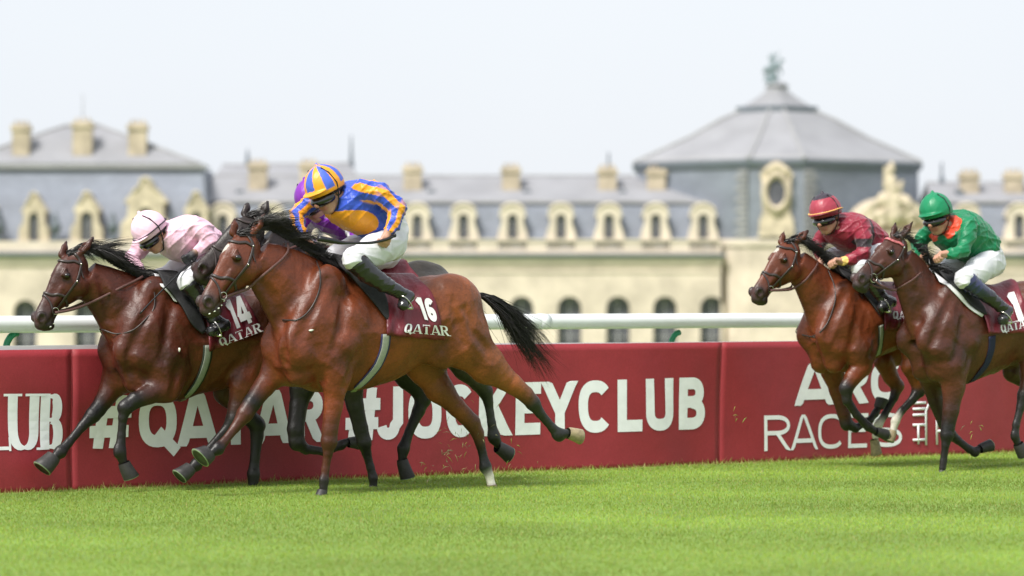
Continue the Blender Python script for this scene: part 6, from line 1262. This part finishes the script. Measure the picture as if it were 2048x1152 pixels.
    for xa, xb in ((-82, -60), (60, 82)):
        V = [PP(xa, GZ, .7), PP(xb, GZ, .7), PP(xb, GZ, -3), PP(xa, GZ, -3)]; px.add(V + [Vector((v.x, v.y, kz(478))) for v in V], [(0, 1, 5, 4), (1, 2, 6, 5), (3, 0, 4, 7), (4, 5, 6, 7)])
    V = [PP(-96, kz(484), .9), PP(96, kz(484), .9), PP(96, kz(484), -3), PP(-96, kz(484), -3)]; px.add(V + [Vector((v.x, v.y, kz(466))) for v in V], [(0, 1, 5, 4), (1, 2, 6, 5), (3, 0, 4, 7), (4, 5, 6, 7), (3, 2, 1, 0)])
    V = [PP(-60, GZ, .0), PP(60, GZ, .0)]; px.add(V + [Vector((v.x, v.y, kz(484))) for v in V[::-1]], [(0, 1, 2, 3)]); K(px.build('portal', M['goldstone'], b))
    # stepped gable behind the sculpture
    f = Field((-4.5, -1.2, -.5), (4.5, 1.2, 6.2), .09); rr = random.Random(5); s1 = S_
    zb = 0
    for x0_, z0_, x1_, z1_, r0_, r1_ in ((-76, 20, -40, 46, .55, .5), (-50, 22, -22, 70, .6, .45), (50, 22, 28, 66, .6, .4), (70, 18, 46, 36, .5, .5), (0, 30, -4, 100, 1.2, .8), (-10, 90, -12, 122, .6, .45), (10, 80, 18, 96, .5, .3), (-4, 120, -2, 132, .5, .35), (-30, 30, 30, 30, .8, .8), (-12, 60, 14, 64, .9, .8)):
        f.add(Cone((x0_ * s1, 0, z0_ * s1), (x1_ * s1, 0, z1_ * s1), r0_ * .72, r1_ * .6, col=BLK), .15)
    for i in range(46):
        x = rr.gauss(0, 24); z = rr.uniform(14, max(20, 105 - abs(x) * 1.7)); f.add(Ell((x * s1, rr.uniform(-.5, .1), z * s1), (rr.uniform(.14, .34), .3, rr.uniform(.18, .5)), None, BLK), .08)
    V, Fq = f.mesh(); V = V @ np.array([[ax_.x, ax_.y, 0], [-ax_.y * -1 * -1, ax_.x, 0], [0, 0, 1]]) + np.array([O_.x, O_.y, kz(466)]) + np.array([pn.x, pn.y, 0]) * .2; K(mk('portal_sculpture', V, Fq, M['goldstone'], b))
    for k in kids: k.location = -R0
    go.location = (0, 0, 0); tag(b, 'great octagonal domed slate pavilion with an oval window and sculpted portal, behind the right riders', 'building')
    # bronze group on top: winged figure with horse
    f = Field((-2.2, -1.2, -.3), (2.2, 1.2, 4.2), .07)
    for a, c, r0, r1 in (((-.1, 0, 0), (.05, 0, 1.3), .55, .35), ((-.7, 0, 1.5), (.6, 0, 1.9), .42, .38), ((.5, 0, 1.9), (.9, 0, 2.7), .28, .18), ((.85, 0, 2.7), (1.25, 0, 2.55), .16, .1), ((-.65, 0, 1.5), (-.8, 0, .6), .2, .1), ((-.8, 0, .6), (-1.0, 0, .1), .1, .08), ((.55, 0, 1.7), (1.0, 0, 1.2), .17, .1), ((1.0, 0, 1.2), (.8, 0, .8), .1, .07),
                         ((-.7, 0, 1.6), (-1.15, 0, 1.0), .16, .08), ((-.05, 0, 2.0), (0, 0, 3.0), .34, .26), ((0, 0, 3.1), (.02, 0, 3.35), .19, .17), ((0, 0, 2.9), (.5, 0, 3.3), .12, .08), ((.5, 0, 3.3), (.75, 0, 3.75), .08, .06), ((0, 0, 2.9), (-.5, 0, 2.6), .12, .08), ((-.1, .2, 2.8), (-.6, .3, 3.3), .14, .06), ((-.3, 0, 1.0), (-.7, 0, .1), .2, .16), ((.3, 0, .9), (.5, 0, 0), .2, .18)):
        f.add(Cone(a, c, r0 * .85, r1 * .85, col=BLK), .10)
    V, Fq = f.mesh(); V = V * v3(.80, .8, .74); o = mk('statue', V, Fq, M['bronze'], None); o.location = (kx(1560), cy, kz(153)); tag(o, 'dark bronze statue of a figure with a horse on top of the slate dome', 'statue')
dome()
